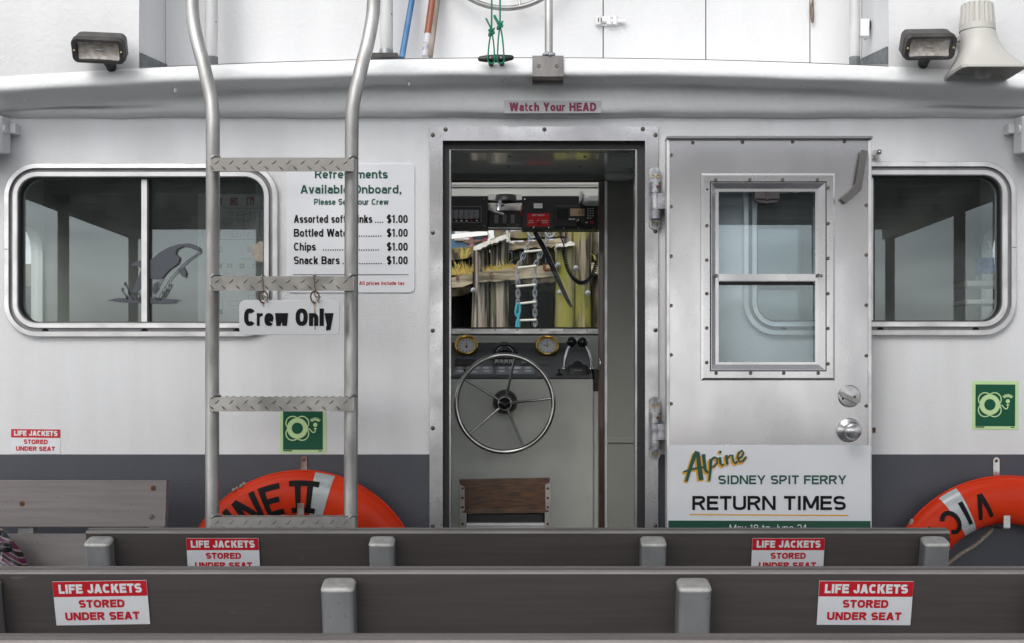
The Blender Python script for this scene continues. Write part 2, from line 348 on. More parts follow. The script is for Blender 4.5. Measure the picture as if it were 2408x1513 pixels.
greyv = mat('grey_channel', (.34, .33, .35), .5, .3, col2=(.27, .26, .27), vs=14)
rubber = mat('black_rubber', (.012, .012, .013), .5, col2=(.02, .02, .02), vs=60, bump=.2, bs=200)
black = mat('black_plastic', (.015, .015, .016), .4, bump=.05, bs=300)
blackg = mat('black_gloss', (.01, .01, .01), .12)
blackl = mat('black_lettering', (.007, .007, .008), .6, spec=.2)
screwm = mat('screw_metal', (.20, .18, .16), .4, .8, col2=(.10, .085, .075), vs=300)
chrome = mat('chrome', (.75, .75, .75), .08, 1)
wheelm = mat('polished_steel', (.46, .46, .455), .17, 1, col2=(.34, .34, .335), vs=20)
dullsteel = mat('dull_steel', (.30, .30, .295), .38, 1, col2=(.22, .22, .215), vs=20)
stain = mat('stainless', (.62, .62, .62), .2, 1, col2=(.5, .5, .5), vs=30)
brass = mat('brass', (.90, .60, .16), .16, 1, col2=(.62, .38, .08), vs=18)
brassd = mat('brass_screw', (.42, .33, .18), .4, .8)
board = mat('composite_board', (.080, .069, .066), .38, col2=(.066, .057, .0545), vs=9, vstretch=(.5, 6, 14), bump=.09, bs=160, bstretch=(.12, 1, 6), speck=(.12, .112, .108), specs=22, speckt=.72, specst=(.6, 1, 2.5))
boardt = mat('edge_highlight', (.36, .33, .325), .4, col2=(.25, .228, .222), vs=14, vstretch=(.4, 3, 3), bump=.1, bs=90)  # bright reflected line along the bench top edges, painted in
boardl = mat('weathered_sheen_composite', (.26, .235, .231), .6, col2=(.215, .192, .188), vs=9, vstretch=(.5, 5, 9), bump=.22, bs=90, bstretch=(.25, 1, 7), speck=(.09, .08, .075), specs=140, speckt=.70)  # side bench board; on bench backs it paints the rear top sheen
red = mat('red_print', srgb(196, 18, 38), .35)
wsign = mat('white_sign', (.79, .805, .84), .28, col2=(.75, .765, .80), vs=5)
wlet = mat('white_lettering', (.80, .81, .83), .35)
greent = mat('green_lettering', srgb(10, 78, 62), .35)
greenb = mat('green_band', srgb(4, 72, 52), .35)
yel = mat('yellow_print', srgb(228, 168, 32), .35)
magenta = mat('magenta_print', srgb(132, 6, 66), .4)
clearl = mat('clear_label', (.50, .495, .505), .3)
lumi = mat('pale_green_print', srgb(196, 226, 166), .4)
mesg = mat('safety_green', srgb(0, 82, 56), .4, spec=.3)
orange = mat('orange_plastic', (.70, .042, .006), .38, col2=(.60, .030, .004), vs=6, bump=.06, bs=40, spec=.22, speck=(.3, .03, .01), specs=70, speckt=.76)
tape = mat('reflective_tape', (.50, .53, .55), .3, .1, col2=(.42, .45, .46), vs=30, speck=(.2, .2, .2), specs=50, speckt=.73)
ropeg = mat('green_rope', (.0, .19, .10), .6, bump=.8, bs=350)
ropew = mat('weathered_rope', (.40, .36, .29), .8, col2=(.26, .23, .18), vs=120, bump=.9, bs=260)
ropeb = mat('teal_rope', (.02, .24, .30), .6, bump=.8, bs=200)
rust = mat('rust', (.18, .07, .025), .8, col2=(.10, .035, .015), vs=80)
ruststain = mat('rust_stain', (.44, .29, .13), .6, col2=(.62, .54, .42), vs=90)
hornm = mat('beige_plastic', (.50, .49, .455), .5, col2=(.45, .44, .41), vs=6, bump=.05, bs=300, speck=(.4, .37, .3), specs=200, speckt=.76)
lampw = mat('white_plastic', (.72, .72, .73), .4)
floodm = mat('floodlight_housing', (.030, .027, .027), .55, col2=(.055, .05, .048), vs=25)
reflm = mat('lamp_reflector', (.95, .94, .92), .35, .25, col2=(.60, .53, .49), vs=50, bump=.7, bs=110, bstretch=(6, 1, .3))
wood = mat('varnished_wood', (.13, .052, .014), .3, col2=(.032, .012, .005), vs=10, vstretch=(1.6, 4, 18), vdet=8, coat=.4, bump=.15, bs=30, bstretch=(1, 3, 12))
jamb = mat('dark_wood', (.075, .026, .012), .3, col2=(.04, .014, .007), vs=12, vstretch=(8, 8, .6), coat=.3)
dash = mat('dash_grey', (.085, .088, .092), .55, bump=.1, bs=400)
bluep = mat('blue_paint', (.035, .14, .33), .5, col2=(.10, .23, .40), vs=40, vstretch=(1, 1, .3))
brownp = mat('red_brown_paint', (.26, .075, .035), .45, col2=(.2, .055, .025), vs=20)
oldwood = mat('worn_wood', (.33, .28, .24), .7, col2=(.18, .145, .12), vs=35, vstretch=(1, 1, .1))
patch = mat('grey_nonskid', (.17, .185, .19), .8, col2=(.11, .12, .125), vs=30, bump=.9, bs=90)
capwhite = mat('worn_white_paint', (.62, .62, .62), .4, col2=(.40, .40, .40), vs=9, vstretch=(1, 1, .3), speck=(.2, .2, .2), specs=40, speckt=.70)
paper = mat('paper', (.62, .63, .62), .6)
dialm = mat('pale_dial', (.84, .86, .88), .25)  # sky reflection of the dial glass put into the pale colour
ink = mat('ink', (.10, .10, .11), .7)
decal = mat('grey_decal', (.060, .068, .086), .5)
dark = mat('dark_void', (.006, .006, .006), .8)
pinkm = mat('magenta_cloth', (.35, .02, .16), .8)
cream = mat('cream_cloth', (.6, .52, .45), .8)
deckm = mat('deck_nonskid', (.62, .63, .63), .8, col2=(.56, .57, .57), vs=12, bump=.5, bs=150)
canm = mat('canopy_lining', (.68, .68, .66), .8, col2=(.62, .62, .60), vs=6)
canp = mat('canopy_frame', (.19, .18, .16), .6)
waterm = mat('water', (.015, .03, .033), .08, bump=.6, bs=3)
winglass = glass('tinted_glass', (.86, .885, .885), .050, .05)
clearglass = glass('clear_glass', (.95, .96, .955), .035, .015)
doorglass = glass('door_glass', (.84, .885, .905), .058, .05)
screenglass = glass('screen_glass', (.98, .985, .98), .0035, .002)
lensglass = glass('lens_glass', (.97, .96, .95), .04)
pile = mat('weathered_pile', (.29, .25, .20), .9, col2=(.026, .022, .018), vs=8, vstretch=(3, 3, .16), vdet=12, vlo=.45, vhi=.56, bump=1, bs=18, bstretch=(3, 3, .22), speck=(.13, .125, .05), specs=3, speckt=.52, specst=(2, 2, .5), specw=.12, specd=6)
mossp = mat('mossy_pile', (.26, .22, .15), .9, col2=(.03, .026, .018), vs=8, vstretch=(3, 3, .16), vdet=12, vlo=.44, vhi=.57, bump=1, bs=18, bstretch=(3, 3, .22), speck=(.20, .195, .028), specs=2.6, speckt=.42, specst=(1.6, 1.6, .55), specw=.12, specd=9)
plankm = mat('weathered_planks', (.19, .155, .10), .9, col2=(.035, .030, .016), vs=5, vstretch=(3, 3, 1), vdet=9, vlo=.40, vhi=.62, bump=1, bs=18, bstretch=(3, 3, .4), speck=(.17, .16, .04), specs=4, speckt=.55, specw=.14, specd=6)
beamm = mat('bleached_beam', (.39, .33, .23), .9, col2=(.08, .064, .036), vs=6, vstretch=(.4, 3, 4), vdet=10, vlo=.38, vhi=.66, bump=1, bs=16, bstretch=(.3, 3, 3), speck=(.20, .18, .06), specs=3, speckt=.58, specw=.14, specd=6)
lichen = mat('flaking_white_paint', (.70, .69, .66), .7, col2=(.50, .48, .43), vs=14, bump=.6, bs=30)
grassm = mat('dry_grass', (.42, .22, .07), .8, col2=(.50, .40, .10), vs=9)
galvc = mat('chain_metal', (.24, .26, .28), .5, .4)
voidm = mat('under_wharf_shade', (.012, .012, .011), .9, col2=(.03, .028, .025), vs=3, bump=1, bs=3)  # near-black, so the shade under the wharf sits in the colour
bldb = mat('blue_siding', (.04, .10, .17), .7)
bldr = mat('red_trim', (.30, .06, .07), .6)
bldo = mat('tan_trim', (.50, .33, .18), .6)
paneb = mat('pale_pane', (.55, .57, .66), .2)

# ================================================================== SETTING
def struct(mb, name, m): o = mb.build(name, m); o['kind'] = 'structure'; return o
struct(MB().add([(-150, -150, -.75), (150, -150, -.75), (150, 150, -.75), (-150, 150, -.75)], [(0, 1, 2, 3)]), 'water', waterm)
struct(MB().box(-2.45, 2.45, -6.2, 1.75, -.12, 0), 'deck', deckm)

# ================================================================== THE CABIN (one thing, with its parts)
cab = thing('boat_cabin', (0, 0, 0), 'white and slate painted boat cabin with an open doorway and sliding windows', 'boat cabin')
HW = 1.87
wallm = bpy.data.materials.new('two_tone_wall')
def two_tone():
    """white paint over a slate band, the paint line at a height of 0.96 m"""
    m = white.copy(); m.name = 'two_tone_paint'; t = m.node_tree; n = t.nodes; l = t.links; p = n['Principled BSDF']
    src = p.inputs['Base Color'].links[0].from_socket
    tcn = n.new('ShaderNodeTexCoord'); sp = n.new('ShaderNodeSeparateXYZ'); l.new(tcn.outputs['Object'], sp.inputs[0])
    r = n.new('ShaderNodeMapRange'); r.inputs[1].default_value = Z(1069)-.0008; r.inputs[2].default_value = Z(1069)+.0008; l.new(sp.outputs['Z'], r.inputs[0])
    z = n.new('ShaderNodeTexNoise'); z.inputs['Scale'].default_value = 9; l.new(tcn.outputs['Object'], z.inputs['Vector'])
    rr = n.new('ShaderNodeValToRGB'); rr.color_ramp.elements[0].color = (.050, .054, .070, 1); rr.color_ramp.elements[1].color = (.066, .070, .088, 1); l.new(z.outputs[0], rr.inputs[0])
    x = n.new('ShaderNodeMix'); x.data_type = 'RGBA'; l.new(r.outputs[0], x.inputs[0]); l.new(rr.outputs[0], x.inputs[6]); l.new(src, x.inputs[7])
    l.new(x.outputs[2], p.inputs['Base Color']); return m
bpy.data.materials.remove(wallm); wallm = two_tone()

WIN = {'l': (12, 655, 385, 793), 'r': (1746, 2387, 381, 790)}
def wloop(k, d, y, r0=78):
    a, b, t, u = WIN[k]; q = rrect(a+d, b-d, t+d, u-d, max(r0-d, 8), 10)
    return [(X(px), y, Z(py)) for px, py in q]
hole = lambda k: [(p[0], p[2]) for p in wloop(k, 33, 0)]
mb = MB(); door_hole = [(X(1038), .10), (X(1519), .10), (X(1519), Z(330)), (X(1038), Z(330))]
plate(mb, [[(-HW, -.1), (HW, -.1), (HW, 2.2), (-HW, 2.2)], hole('l'), hole('r'), door_hole], 0, .06)
mb.build('rear_wall', wallm, cab)

# moulded coaming, overhanging lip and fascia swept along the camber
def ppx(xw): return 1204+xw*F/4.34
Bp = lambda x: 203+48*((x-1270)/1204)**2
Cp = lambda x: 181+36*((x-1250)/1204)**2
Tp = lambda x: 135+23*((x-1250)/900)**2
def prof(xw):
    x = ppx(xw); w1 = 1.3*math.sin(x*.011)+.9*math.sin(x*.027+1); w2 = 1.2*math.sin(x*.017+2)+.8*math.sin(x*.041)
    zb = Z(Bp(x)+w2, -.05); zc = Z(Cp(x)+w1*.6, -.16); zt = Z(Tp(x), -.17)
    z0 = Z(275+w1*.8)
    return [(0, z0-.004), (-.022, z0-.001), (-.038, z0+.004), (-.046, z0+.012), (-.049, z0+.024), (-.050, z0+.3*(zb-z0)+.01), (-.052, z0+.8*(zb-z0)), (-.056, zb-.005), (-.066, zb+.003),
            (-.085, zb+.25*(zc-zb)+.003), (-.13, zb+.8*(zc-zb)), (-.156, zc), (-.166, zc+.004), (-.171, zc+.010), (-.172, zc+.018), (-.171, zt-.02), (-.167, zt-.008), (-.158, zt)]
xs = sorted([-2.05+4.1*i/90 for i in range(91)])
XL, XR = X(325, -.17), X(2092, -.17)
mb = MB()
cols = [[(x, y, z) for y, z in prof(x)] for x in xs]
mb.loft([[c[i] for c in cols] for i in range(len(cols[0]))], 0, True, closed=False)
mx = [XL]+[x for x in xs if XL < x < XR]+[XR]
mb.loft([[(x, -.158, prof(x)[-1][1]) for x in mx], [(x, 0., prof(x)[-1][1]+.004) for x in mx], [(x, 1.00, prof(x)[-1][1]) for x in mx]], 0, True, closed=False)
for sel in ([x for x in mx if x < -.9], [x for x in mx if x > .9]):     # unseen roof gap between these two, added to brighten the wheelhouse
    mb.loft([[(x, 1.00, prof(x)[-1][1]) for x in sel], [(x, 1.56, prof(x)[-1][1]) for x in sel]], 0, True, closed=False)
mb.loft([[(x, 1.56, prof(x)[-1][1]) for x in mx], [(x, 1.72, prof(x)[-1][1]) for x in mx]], 0, True, closed=False)
mb.box(-2.0, 2.0, 1.64, 1.72, 2.1, 2.24, 0)
roof = mb.build('roof', fibre, cab)
MB().tube([(x, -.1565, prof(x)[-1][1]+.0012) for x in mx], .0016, 0, 6).build('sealant_line', floodm, roof)
for a, b in ((-2.05, XL), (XR, 2.05)):
    q = [a]+[x for x in xs if a+.01 < x < b-.01]+[b]; mb = MB()
    ra = [(x, -.158, prof(x)[-1][1]) for x in q]
    mb.loft([ra, [(x, -.160, prof(x)[-1][1]+.02) for x in q], [(x, -.158, 2.5) for x in q], [(x, -.12, 2.95) for x in q]], 0, True, closed=False)
    mb.box(a, b, -.1555, .62, 2.19, 2.94, 0)
    mb.build('bulwark', upaint, cab)
for xx, sg, pts in ((XL, 1, [(125, -.155), (157, .233), (158, -.155)]), (XR, -1, [(110, -.155), (141, .194), (152, .19), (152, -.155)])):
    mb = MB(); v = [(xx+sg*.001, y, Z(py, y)) for py, y in pts]; v2 = [(xx+sg*.006, y, z) for _, y, z in v]
    mb.loft([v, v2], 0, False, True, True, True); mb.build('nonskid_patch', patch, cab)
sc = MB(); sc.lathe([(.0, .0), (.0045, .0005), (.004, .004), (0, .006)], 0, 8, True, Matrix.Rotation(math.radians(180), 4, 'X'))
first = None
for px, py in ((58, 233), (229, 224), (569, 205), (789, 197), (1185, 189), (1417, 189), (1652, 192), (1885, 200), (2117, 211), (2360, 227)):
    y = -.115; p = (X(px, y), y, Z(py, y))
    if first is None: first = part0(sc, 'screw', fibre, roof, p)
    else: dup(first, 'screw', roof, p)
for px, py in ((412, 212), (961, 196)):
    mb = MB(); y = -.12; mb.box(X(px-6, y), X(px+6, y), y-.006, y+.01, Z(py-3, y), Z(py-5, y)); mb.box(X(px-2, y), X(px+4, y), y-.006, y, Z(py+6, y), Z(py-3, y)); mb.build('wire_hook', fibre, roof, bev=.001)

# interior shell
def slab_open(name, m, axis, pos, th, rect, holes):
    mb = MB(); plate(mb, [rect]+holes, pos, pos+th)
    if axis == 'x': mb.v = [Vector((v.y, v.x, v.z)) for v in mb.v]
    return mb.build(name, m, cab)
R4 = lambda a, b, c, d: [(a, c), (b, c), (b, d), (a, d)]
for sx in (-HW-.045, HW):
    slab_open('side_wall', inner if sx < 9 else inner, 'x', sx, .045, R4(.06, 1.64, -.1, 2.2), [rrect(.12, .835, 1.26, 1.80, .09), R4(.92, 1.57, .12, 2.10)])  # tall unglazed openings beside the helm, added to let in light
slab_open('front_wall', inner, 'y', 1.6, .04, R4(-HW, HW, -.1, 2.2), [R4(-.72, .72, 1.449, 2.10), R4(-1.82, -.76, 1.449, 2.10), R4(.76, 1.82, 1.449, 2.10)])
MB().box(-HW, HW, .06, .87, 2.036, 2.055).build('ceiling', ceilm, cab)
MB().box(-HW, HW, .87, 1.00, 2.15, 2.165).box(-HW, -.85, 1.0005, 1.6, 2.15, 2.165).box(.85, HW, 1.0005, 1.6, 2.15, 2.165).box(-.849, .849, 1.56, 1.6, 2.15, 2.165).build('wheelhouse_ceiling', inner, cab)  # left open below the added roof gap to admit light
bx = -.40
mb = MB(); mb.box(-HW, bx, .85, .885, 0, 2.036).box(X(1428, .85), HW, .85, .885, 0, 2.036).box(-HW, HW, .845, .89, Z(425, .85), 2.034)
mb.box(X(1428, .85), X(1428, .85)+.6, .843, .85, Z(1042, .85), Z(1030, .85))
bulk = mb.build('bulkhead', bulkm, cab, bev=.002)
mb = MB(); mb.box(X(1408, .85), X(1421, .85), .835, .90, 0, Z(426, .85)); mb.box(bx, X(1408, .85), .850, .87, Z(428, .85), Z(425, .85)+.001)
mb.build('door_jamb', jamb, bulk, bev=.002)
MB().box(X(1421, .85), X(1428, .85), .845, .886, 0, Z(426, .85)).build('edge_strip', walu, bulk)
mb = MB(); y = .832
mb.tube([(X(1411, y), y+.005, Z(843, y)), (X(1411, y), y-.012, Z(848, y)), (X(1411, y), y-.012, Z(865, y)), (X(1411, y), y+.005, Z(870, y))], .003, 0, 8); mb.build('pull_handle', chrome, bulk)
mb = MB(); y = 1.575
mb.box(-.75, .75, y, 1.6, Z(461, y), 2.15); mb.box(-.75, .75, y-.006, y, Z(440, y), 2.149)
mb.build('header_panel', inner, cab)
MB().box(-.75, .75, 1.568, 1.574, Z(437, 1.57), Z(434, 1.57)).build('header_trim', walu, cab)
# windscreen
wsf = MB(); y = 1.59; wsf.box(-.75, .75, 1.578, 1.60, Z(779, y), Z(774, y)); wsf.build('windscreen_strip', walu, cab)
MB().box(-.75, .75, 1.50, 1.599, Z(785, 1.5), Z(780, 1.59)).build('windscreen_sill', walu, cab)
MB().box(-.72, .72, 1.583, 1.599, Z(774, y)+.0005, Z(770, y)).build('windscreen_gasket', rubber, cab)
MB().box(-.72, .72, 1.612, 1.617, 1.449, 2.10).build('windscreen', screenglass, cab)
for a in (-1.82, .76): MB().box(a, a+1.06, 1.612, 1.617, 1.449, 2.10).build('windscreen', screenglass, cab)
first = None
for px in (1110, 1164, 1216, 1272, 1327, 1380):
    p = (X(px, 1.577), 1.577, Z(777, 1.577))
    if first is None: first = part0(MB().ball((0, 0, 0), .005, 0, 10, 6), 'screw', stain, cab, p)
    else: dup(first, 'screw', cab, p)
for sx in (-HW-.02, HW+.015):
    MB().box(sx, sx+.005, .10, .845, 1.00, 1.82).build('side_pane', clearglass, cab)
y = .02
for px, py in ((1197, 368), (1375, 369), (1196, 391), (1364, 392)):
    d = .836*F/(900-py); mb = MB().lathe([(.0, -.004), (.005, -.003), (.006, 0)], 0, 10)
    part0(mb, 'ceiling_screw', screwm, cab, ((px-1204)*d/F, d-4.5, 2.036))

# windows
def window(k, mull, drains, seam):
    mb = MB(); L = lambda d, y: wloop(k, d, y)
    mb.loft([L(0, 0.001), L(0, -.012), L(2, -.016), L(12, -.017), L(13, -.013)], 0)
    mb.loft([L(13, -.013), L(13.5, -.005), L(20, -.005), L(20.5, -.012)], 1)
    mb.loft([L(20.5, -.012), L(21.5, -.015), L(31, -.015), L(33, -.012), L(33.5, .02)], 0)
    w = mb.build('window', [walu, greyv], cab)
    mb = MB().loft([L(32.8, -.004), L(36, -.002), L(36.2, .028)], 0); mb.build('gasket', rubber, w)
    a, b, t, u = WIN[k]
    (m0, m1) = mull
    mb = MB(); mb.box(X(m0), X(m1), .008, .05, Z(u-30), Z(t+30)); mb.box(X(m1)+.0005, X(m1+4), .010, .045, Z(u-30), Z(t+30), 1)
    mb.build('mullion', [walu, rubber], w)
    MB().box(X(a+26), X(m0)+.004, .022, .026, Z(u-26), Z(t+26)).build('pane', winglass, w)
    MB().box(X(m1)-.004, X(b-26), .031, .035, Z(u-26), Z(t+26)).build('pane', winglass, w)
    f = None
    for px in drains:
        q = [(8*math.cos(i*math.pi/8)/700, 6*math.sin(i*math.pi/8)/700) for i in range(9)]
        if f is None: f = part0(MB().prism(q, -.0005, .002), 'drain_hole', dark, w, (X(px), -.0065, Z(u-14)))
        else: dup(f, 'drain_hole', w, (X(px), -.0065, Z(u-14)))
    MB().box(X(seam[0]), X(seam[1]), -.0178, -.0165, Z(seam[2]+1), Z(seam[2])).build('frame_joint', dark, w)
    return w
wl = window('l', (331, 344), (108, 341, 558), (14, 24, 587))
wr = window('r', (2046, 2055), (1842, 2069, 2293), (2375, 2386, 583))
# torn remains of a label on the left pane
mb = MB(); random.seed(3)
pts = [(612+17*math.cos(a)*(1+.25*random.random()), 592+22*math.sin(a)*(1+.2*random.random())) for a in [i*2*math.pi/18 for i in range(18)]]
mb.prism([(X(min(p, 621), .02), Z(q, .02)) for p, q in pts], .0285, .0305); mb.build('torn_label', mat('torn_paper', (.42, .36, .30), .8, col2=(.3, .25, .2), vs=60), wl)

# leaping whale decal on the left window
OX = lambda u: X(u*.42613, .018); OZ = lambda v: Z(342+v*.42613, .018)
fo = lambda u, v: (OX(u), .018, OZ(v))
mb = MB()
body = [(1107, 572), (1090, 556), (1045, 541), (985, 546), (930, 563), (880, 592), (845, 622), (800, 648), (778, 690), (762, 730), (745, 775), (725, 815), (757, 812), (783, 772), (803, 735), (850, 738), (893, 735), (930, 690), (985, 650), (991, 618), (968, 600), (975, 575), (1010, 557), (1050, 566), (1080, 580), (1107, 586)]
for q in (body, [(720, 664), (745, 641), (780, 636), (776, 676), (755, 668)], [(984, 690), (1010, 668), (1027, 705), (1021, 731), (1000, 722)],
          [(835, 800), (850, 760), (870, 750), (862, 790), (848, 825)], [(590, 856), (640, 845), (760, 840), (880, 843), (995, 853), (960, 862), (975, 870), (880, 874), (740, 872), (650, 866)]):
    mb.mapped(q, fo)
mb.stroke([(1107, 586), (1055, 622), (1000, 668), (945, 730), (905, 790)], [7, 4], fo)
mb.stroke([(893, 735), (870, 775), (860, 810)], 5, fo)
for a, b, c in (((690, 760), (720, 840), 9), ((668, 800), (705, 850), 8), ((940, 770), (900, 840), 9), ((925, 800), (880, 855), 8), ((705, 815), (740, 855), 8), ((905, 770), (875, 845), 6), ((735, 825), (765, 858), 6), ((760, 810), (775, 856), 7), ((840, 830), (870, 856), 6)):
    mb.stroke([a, ((a[0]+b[0])/2+4, (a[1]+b[1])/2), b], [c*.4, c], fo)
for u, v in ((690, 765), (676, 795), (712, 812), (935, 772), (920, 800), (702, 838), (900, 815)):
    mb.mapped([(u+6*math.cos(t*math.pi/5), v+11*math.sin(t*math.pi/5)) for t in range(10)], fo)
mb.build('whale_decal', decal, wl)

# doorway frame
def framebars(x0, x1, t, b, i, y0, y1):     # three-sided frame in px: outer x0..x1, top t, inset i
    o = [(X(x0, y0), b), (X(x0, y0), Z(t, y0)), (X(x1, y0), Z(t, y0)), (X(x1, y0), b), (X(x1-i[1], y0), b), (X(x1-i[1], y0), Z(t+i[2], y0)), (X(x0+i[0], y0), Z(t+i[2], y0)), (X(x0+i[0], y0), b)]
    return MB().prism(o, y0, y1)
df = framebars(1010, 1548, 298, .09, (24, 24, 25), -.008, .0)
df2 = framebars(1034, 1524, 323, .09, (7, 7, 8), -.014, .02)
o = len(df.v); df.v += df2.v; df.f += [tuple(i+o for i in f) for f in df2.f]; df.m += df2.m; df.s += df2.s
df.box(X(1038), X(1520), -.01, .10, .05, .10)
dfr = df.build('door_frame', alu, cab, bev=.0015)
g = framebars(1041, 1517, 331, .1, (15, 18, 18), .018, .045)
for a in range(0, 1250, 12): pass
g.build('gasket', rubber, dfr)
framebars(1056, 1499, 349, .1, (4, 5, 4), .03, .09).build('inner_trim', alu, dfr)
slot = MB(); slot.lathe([(.0075, 0), (.0075, .0012), (.006, .0028), (0, .003)], 0, 14, True, Matrix.Rotation(math.radians(90), 4, 'X')); slot.box(-.006, .006, -.0034, -.0026, -.0008, .0008, 1)
first = None; random.seed(5)
for px, py in ((1048, 306), (1280, 306), (1511, 305), (1018, 319), (1018, 548), (1018, 778), (1018, 1007), (1018, 1236), (1541, 319), (1541, 545), (1541, 777), (1541, 1010), (1540, 1236)):
    p = (X(px), -.008, Z(py))
    rot = (0, random.uniform(-1.2, 1.2), 0)
    if first is None: first = part0(slot, 'screw', [screwm, dark], dfr, p, rot)
    else: dup(first, 'screw', dfr, p, rot)
# hinges
def hinge(y0, y1, parent):
    mb = MB(); n = (y1-y0)
    a = lambda t: Z(y0+n*t)
    q = rrect(X(1526), X(1552), a(1), a(0), S(11)); mb.prism(q, -.016, -.0085)
    for t0, t1, r in ((.25, .42, .019), (.70, .84, .018)):
        mb.tube([(X(1539.5), -.03, a(t1)), (X(1539.5), -.03, a(t0))], r, 0, 14, smooth=True)
    mb.tube([(X(1539.5), -.03, a(.695)), (X(1539.5), -.03, a(.425))], .0175, 0, 14)
    mb.box(X(1540), X(1572, -.05), -.046, -.030, a(.69), a(.43))
    h = mb.build('hinge', galv, cab, bev=.0015)
    f = None
    for t in (.14, .91):
        for px in (1533.5, 1545):
            p = (X(px), -.0165, a(t))
            if f is None: f = part0(MB().lathe([(.0062, 0), (.0062, .001), (.004, .0022), (.0038, .0008), (0, .0006)], 0, 12, True, Matrix.Rotation(math.radians(90), 4, 'X')), 'screw', brassd, h, p)
            else: dup(f, 'screw', h, p)
    part0(MB().lathe([(.0055, 0), (.0055, .002), (0, .002)], 0, 6, False, Matrix.Rotation(math.radians(90), 4, 'X')), 'grease_plug', rust, h, (X(1543), -.048, a(.335)))
hinge(396, 541, cab); hinge(933, 1080, cab)

# ------------------------------------------------------------------ the open door, folded flat against the wall
DY = -.112
dx = lambda p: X(p, DY); dz = lambda p: Z(p, DY)
mb = MB(); plate(mb, [R4(dx(1570), dx(2046), .12, dz(325)), R4(dx(1690), dx(1917), dz(852), dz(451))], DY, DY+.004)
mb.box(dx(1570), dx(2046), DY+.0045, DY+.045, .12, dz(880)).box(dx(1570), dx(1680), DY+.0045, DY+.045, dz(880), dz(326)).box(dx(1927), dx(2046), DY+.0045, DY+.045, dz(880), dz(326)).box(dx(1680), dx(1927), DY+.0045, DY+.045, dz(445), dz(326))
door = mb.build('door', dalu, cab)
mb = MB(); e = DY-.006
mb.box(dx(1567.5), dx(1575), e, DY+.047, .115, dz(329)); mb.box(dx(2041), dx(2049), e, DY+.047, .115, dz(329))
mb.build('edge_channel', walu, door, bev=.002)
MB().box(dx(1567.5), dx(2049), e-.012, DY+.047, dz(328.5), dz(322)).build('drip_rail', mat('dark_aluminium', (.22, .22, .23), .5, .7, speck=(.1, .1, .1), specs=250), door, bev=.0015)
# glazing frame: mitred bevel sections
def dl(a, b, t, u, y): return [(dx(a), y, dz(u)), (dx(b), y, dz(u)), (dx(b), y, dz(t)), (dx(a), y, dz(t))]
mb = MB()
mb.loft([dl(1647, 1963, 408, 895, DY), dl(1648, 1962, 409, 894, DY-.008), dl(1653, 1957, 414, 889, DY-.011), dl(1668, 1942, 428, 874, DY-.011), dl(1669, 1941, 429, 873, DY-.006)], 0)
mb.loft([dl(1669, 1941, 429, 873, DY-.006), dl(1671, 1939, 431, 871, DY-.013), dl(1672, 1938, 432, 870, DY-.013), dl(1687, 1918, 450, 852, DY+.006), dl(1688, 1917, 451, 852, DY+.03)], 0)
mb.box(dx(1689), dx(1916.5), DY-.004, DY+.02, dz(662), dz(645)).box(dx(1689), dx(1916.5), DY-.009, DY-.0045, dz(660), dz(647))
gf = mb.build('glazing_frame', dalu, door)
MB().box(dx(1692), dx(1915), DY+.012, DY+.021, dz(670), dz(662.5)).build('glazing_gasket', rubber, door)
MB().box(dx(1685), dx(1920), DY+.024, DY+.028, dz(648), dz(447)).build('pane', doorglass, door)
MB().box(dx(1685), dx(1920), DY+.016, DY+.02, dz(855), dz(656)).build('pane', doorglass, door)
ds = MB(); ds.lathe([(.0062, 0), (.0055, .003), (.003, .0046), (.0026, .003), (0, .003)], 0, 12, True, Matrix.Rotation(math.radians(90), 4, 'X'))
first = None
for px, py, yy in [(1578, q, DY) for q in (365, 486, 603, 719, 835, 950)]+[(2037, q, DY) for q in (483, 600, 718, 837, 955)]+[(1629, 336, DY), (1746, 335, DY), (1864, 334, DY), (1986, 333, DY)] + \
        [(1662, q, DY-.011) for q in (531, 612, 691, 772, 853)]+[(1947, q, DY-.011) for q in (442, 526, 608, 691, 773, 856)]+[(q, 423, DY-.011) for q in (1683, 1763, 1840, 1922)]+[(q, 878, DY-.011) for q in (1684, 1765, 1843, 1924)]+[(1684, 649, DY-.013), (1924, 648, DY-.013)]:
    p = (X(px, yy), yy, Z(py, yy))
    if first is None: first = part0(ds, 'screw', screwm, door, p)
    else: dup(first, 'screw', door, p)
part0(MB().lathe([(.0035, 0), (0, .0006)], 0, 10, True, Matrix.Rotation(math.radians(90), 4, 'X')), 'screw_hole', dark, door, (X(1662, DY), DY-.0111, Z(447, DY)))
# fan catch seen at the top of the glass
mb = MB(); y = DY+.005
mb.prism([(dx(1775), dz(452)), (dx(1775), dz(470)), (dx(1781), dz(476)), (dx(1803), dz(479)), (dx(1826), dz(476)), (dx(1832), dz(470)), (dx(1832), dz(452))], y-.012, y+.01)
mb.box(dx(1801), dx(1806), y-.018, y-.0125, dz(472), dz(452)); mb.box(dx(1777), dx(1830), y-.017, y-.0125, dz(469), dz(466))
mb.build('vent_catch', floodm, door, bev=.001)
mb = MB()
hb = [(2021, 355), (2035, 358), (2036, 360), (2022, 446), (2019, 452), (1985, 482), (1974, 471), (1977, 467), (2003, 446), (2007, 440)]
mb.prism([(dx(a), dz(b)) for a, b in hb], DY-.024, DY-.017); mb.tube([(dx(2012), DY-.018, dz(440)), (dx(2012), DY, dz(440))], .008)
mb.build('latch_arm', mat('dark_latch', (.14, .135, .13), .45, .6), door, bev=.0015)
RX = Matrix.Rotation(math.radians(90), 4, 'X')
def at(px, py, y): return Matrix.Translation((X(px, y), y, Z(py, y))) @ RX
mb = MB(); mb.lathe([(.037, 0), (.037, .003), (.034, .006), (.0, .0065)], 0, 32, True, at(1997, 932, DY))
q = [(1972, 924), (1978, 921), (2020, 943), (2020, 947), (2013, 950), (1974, 932)]
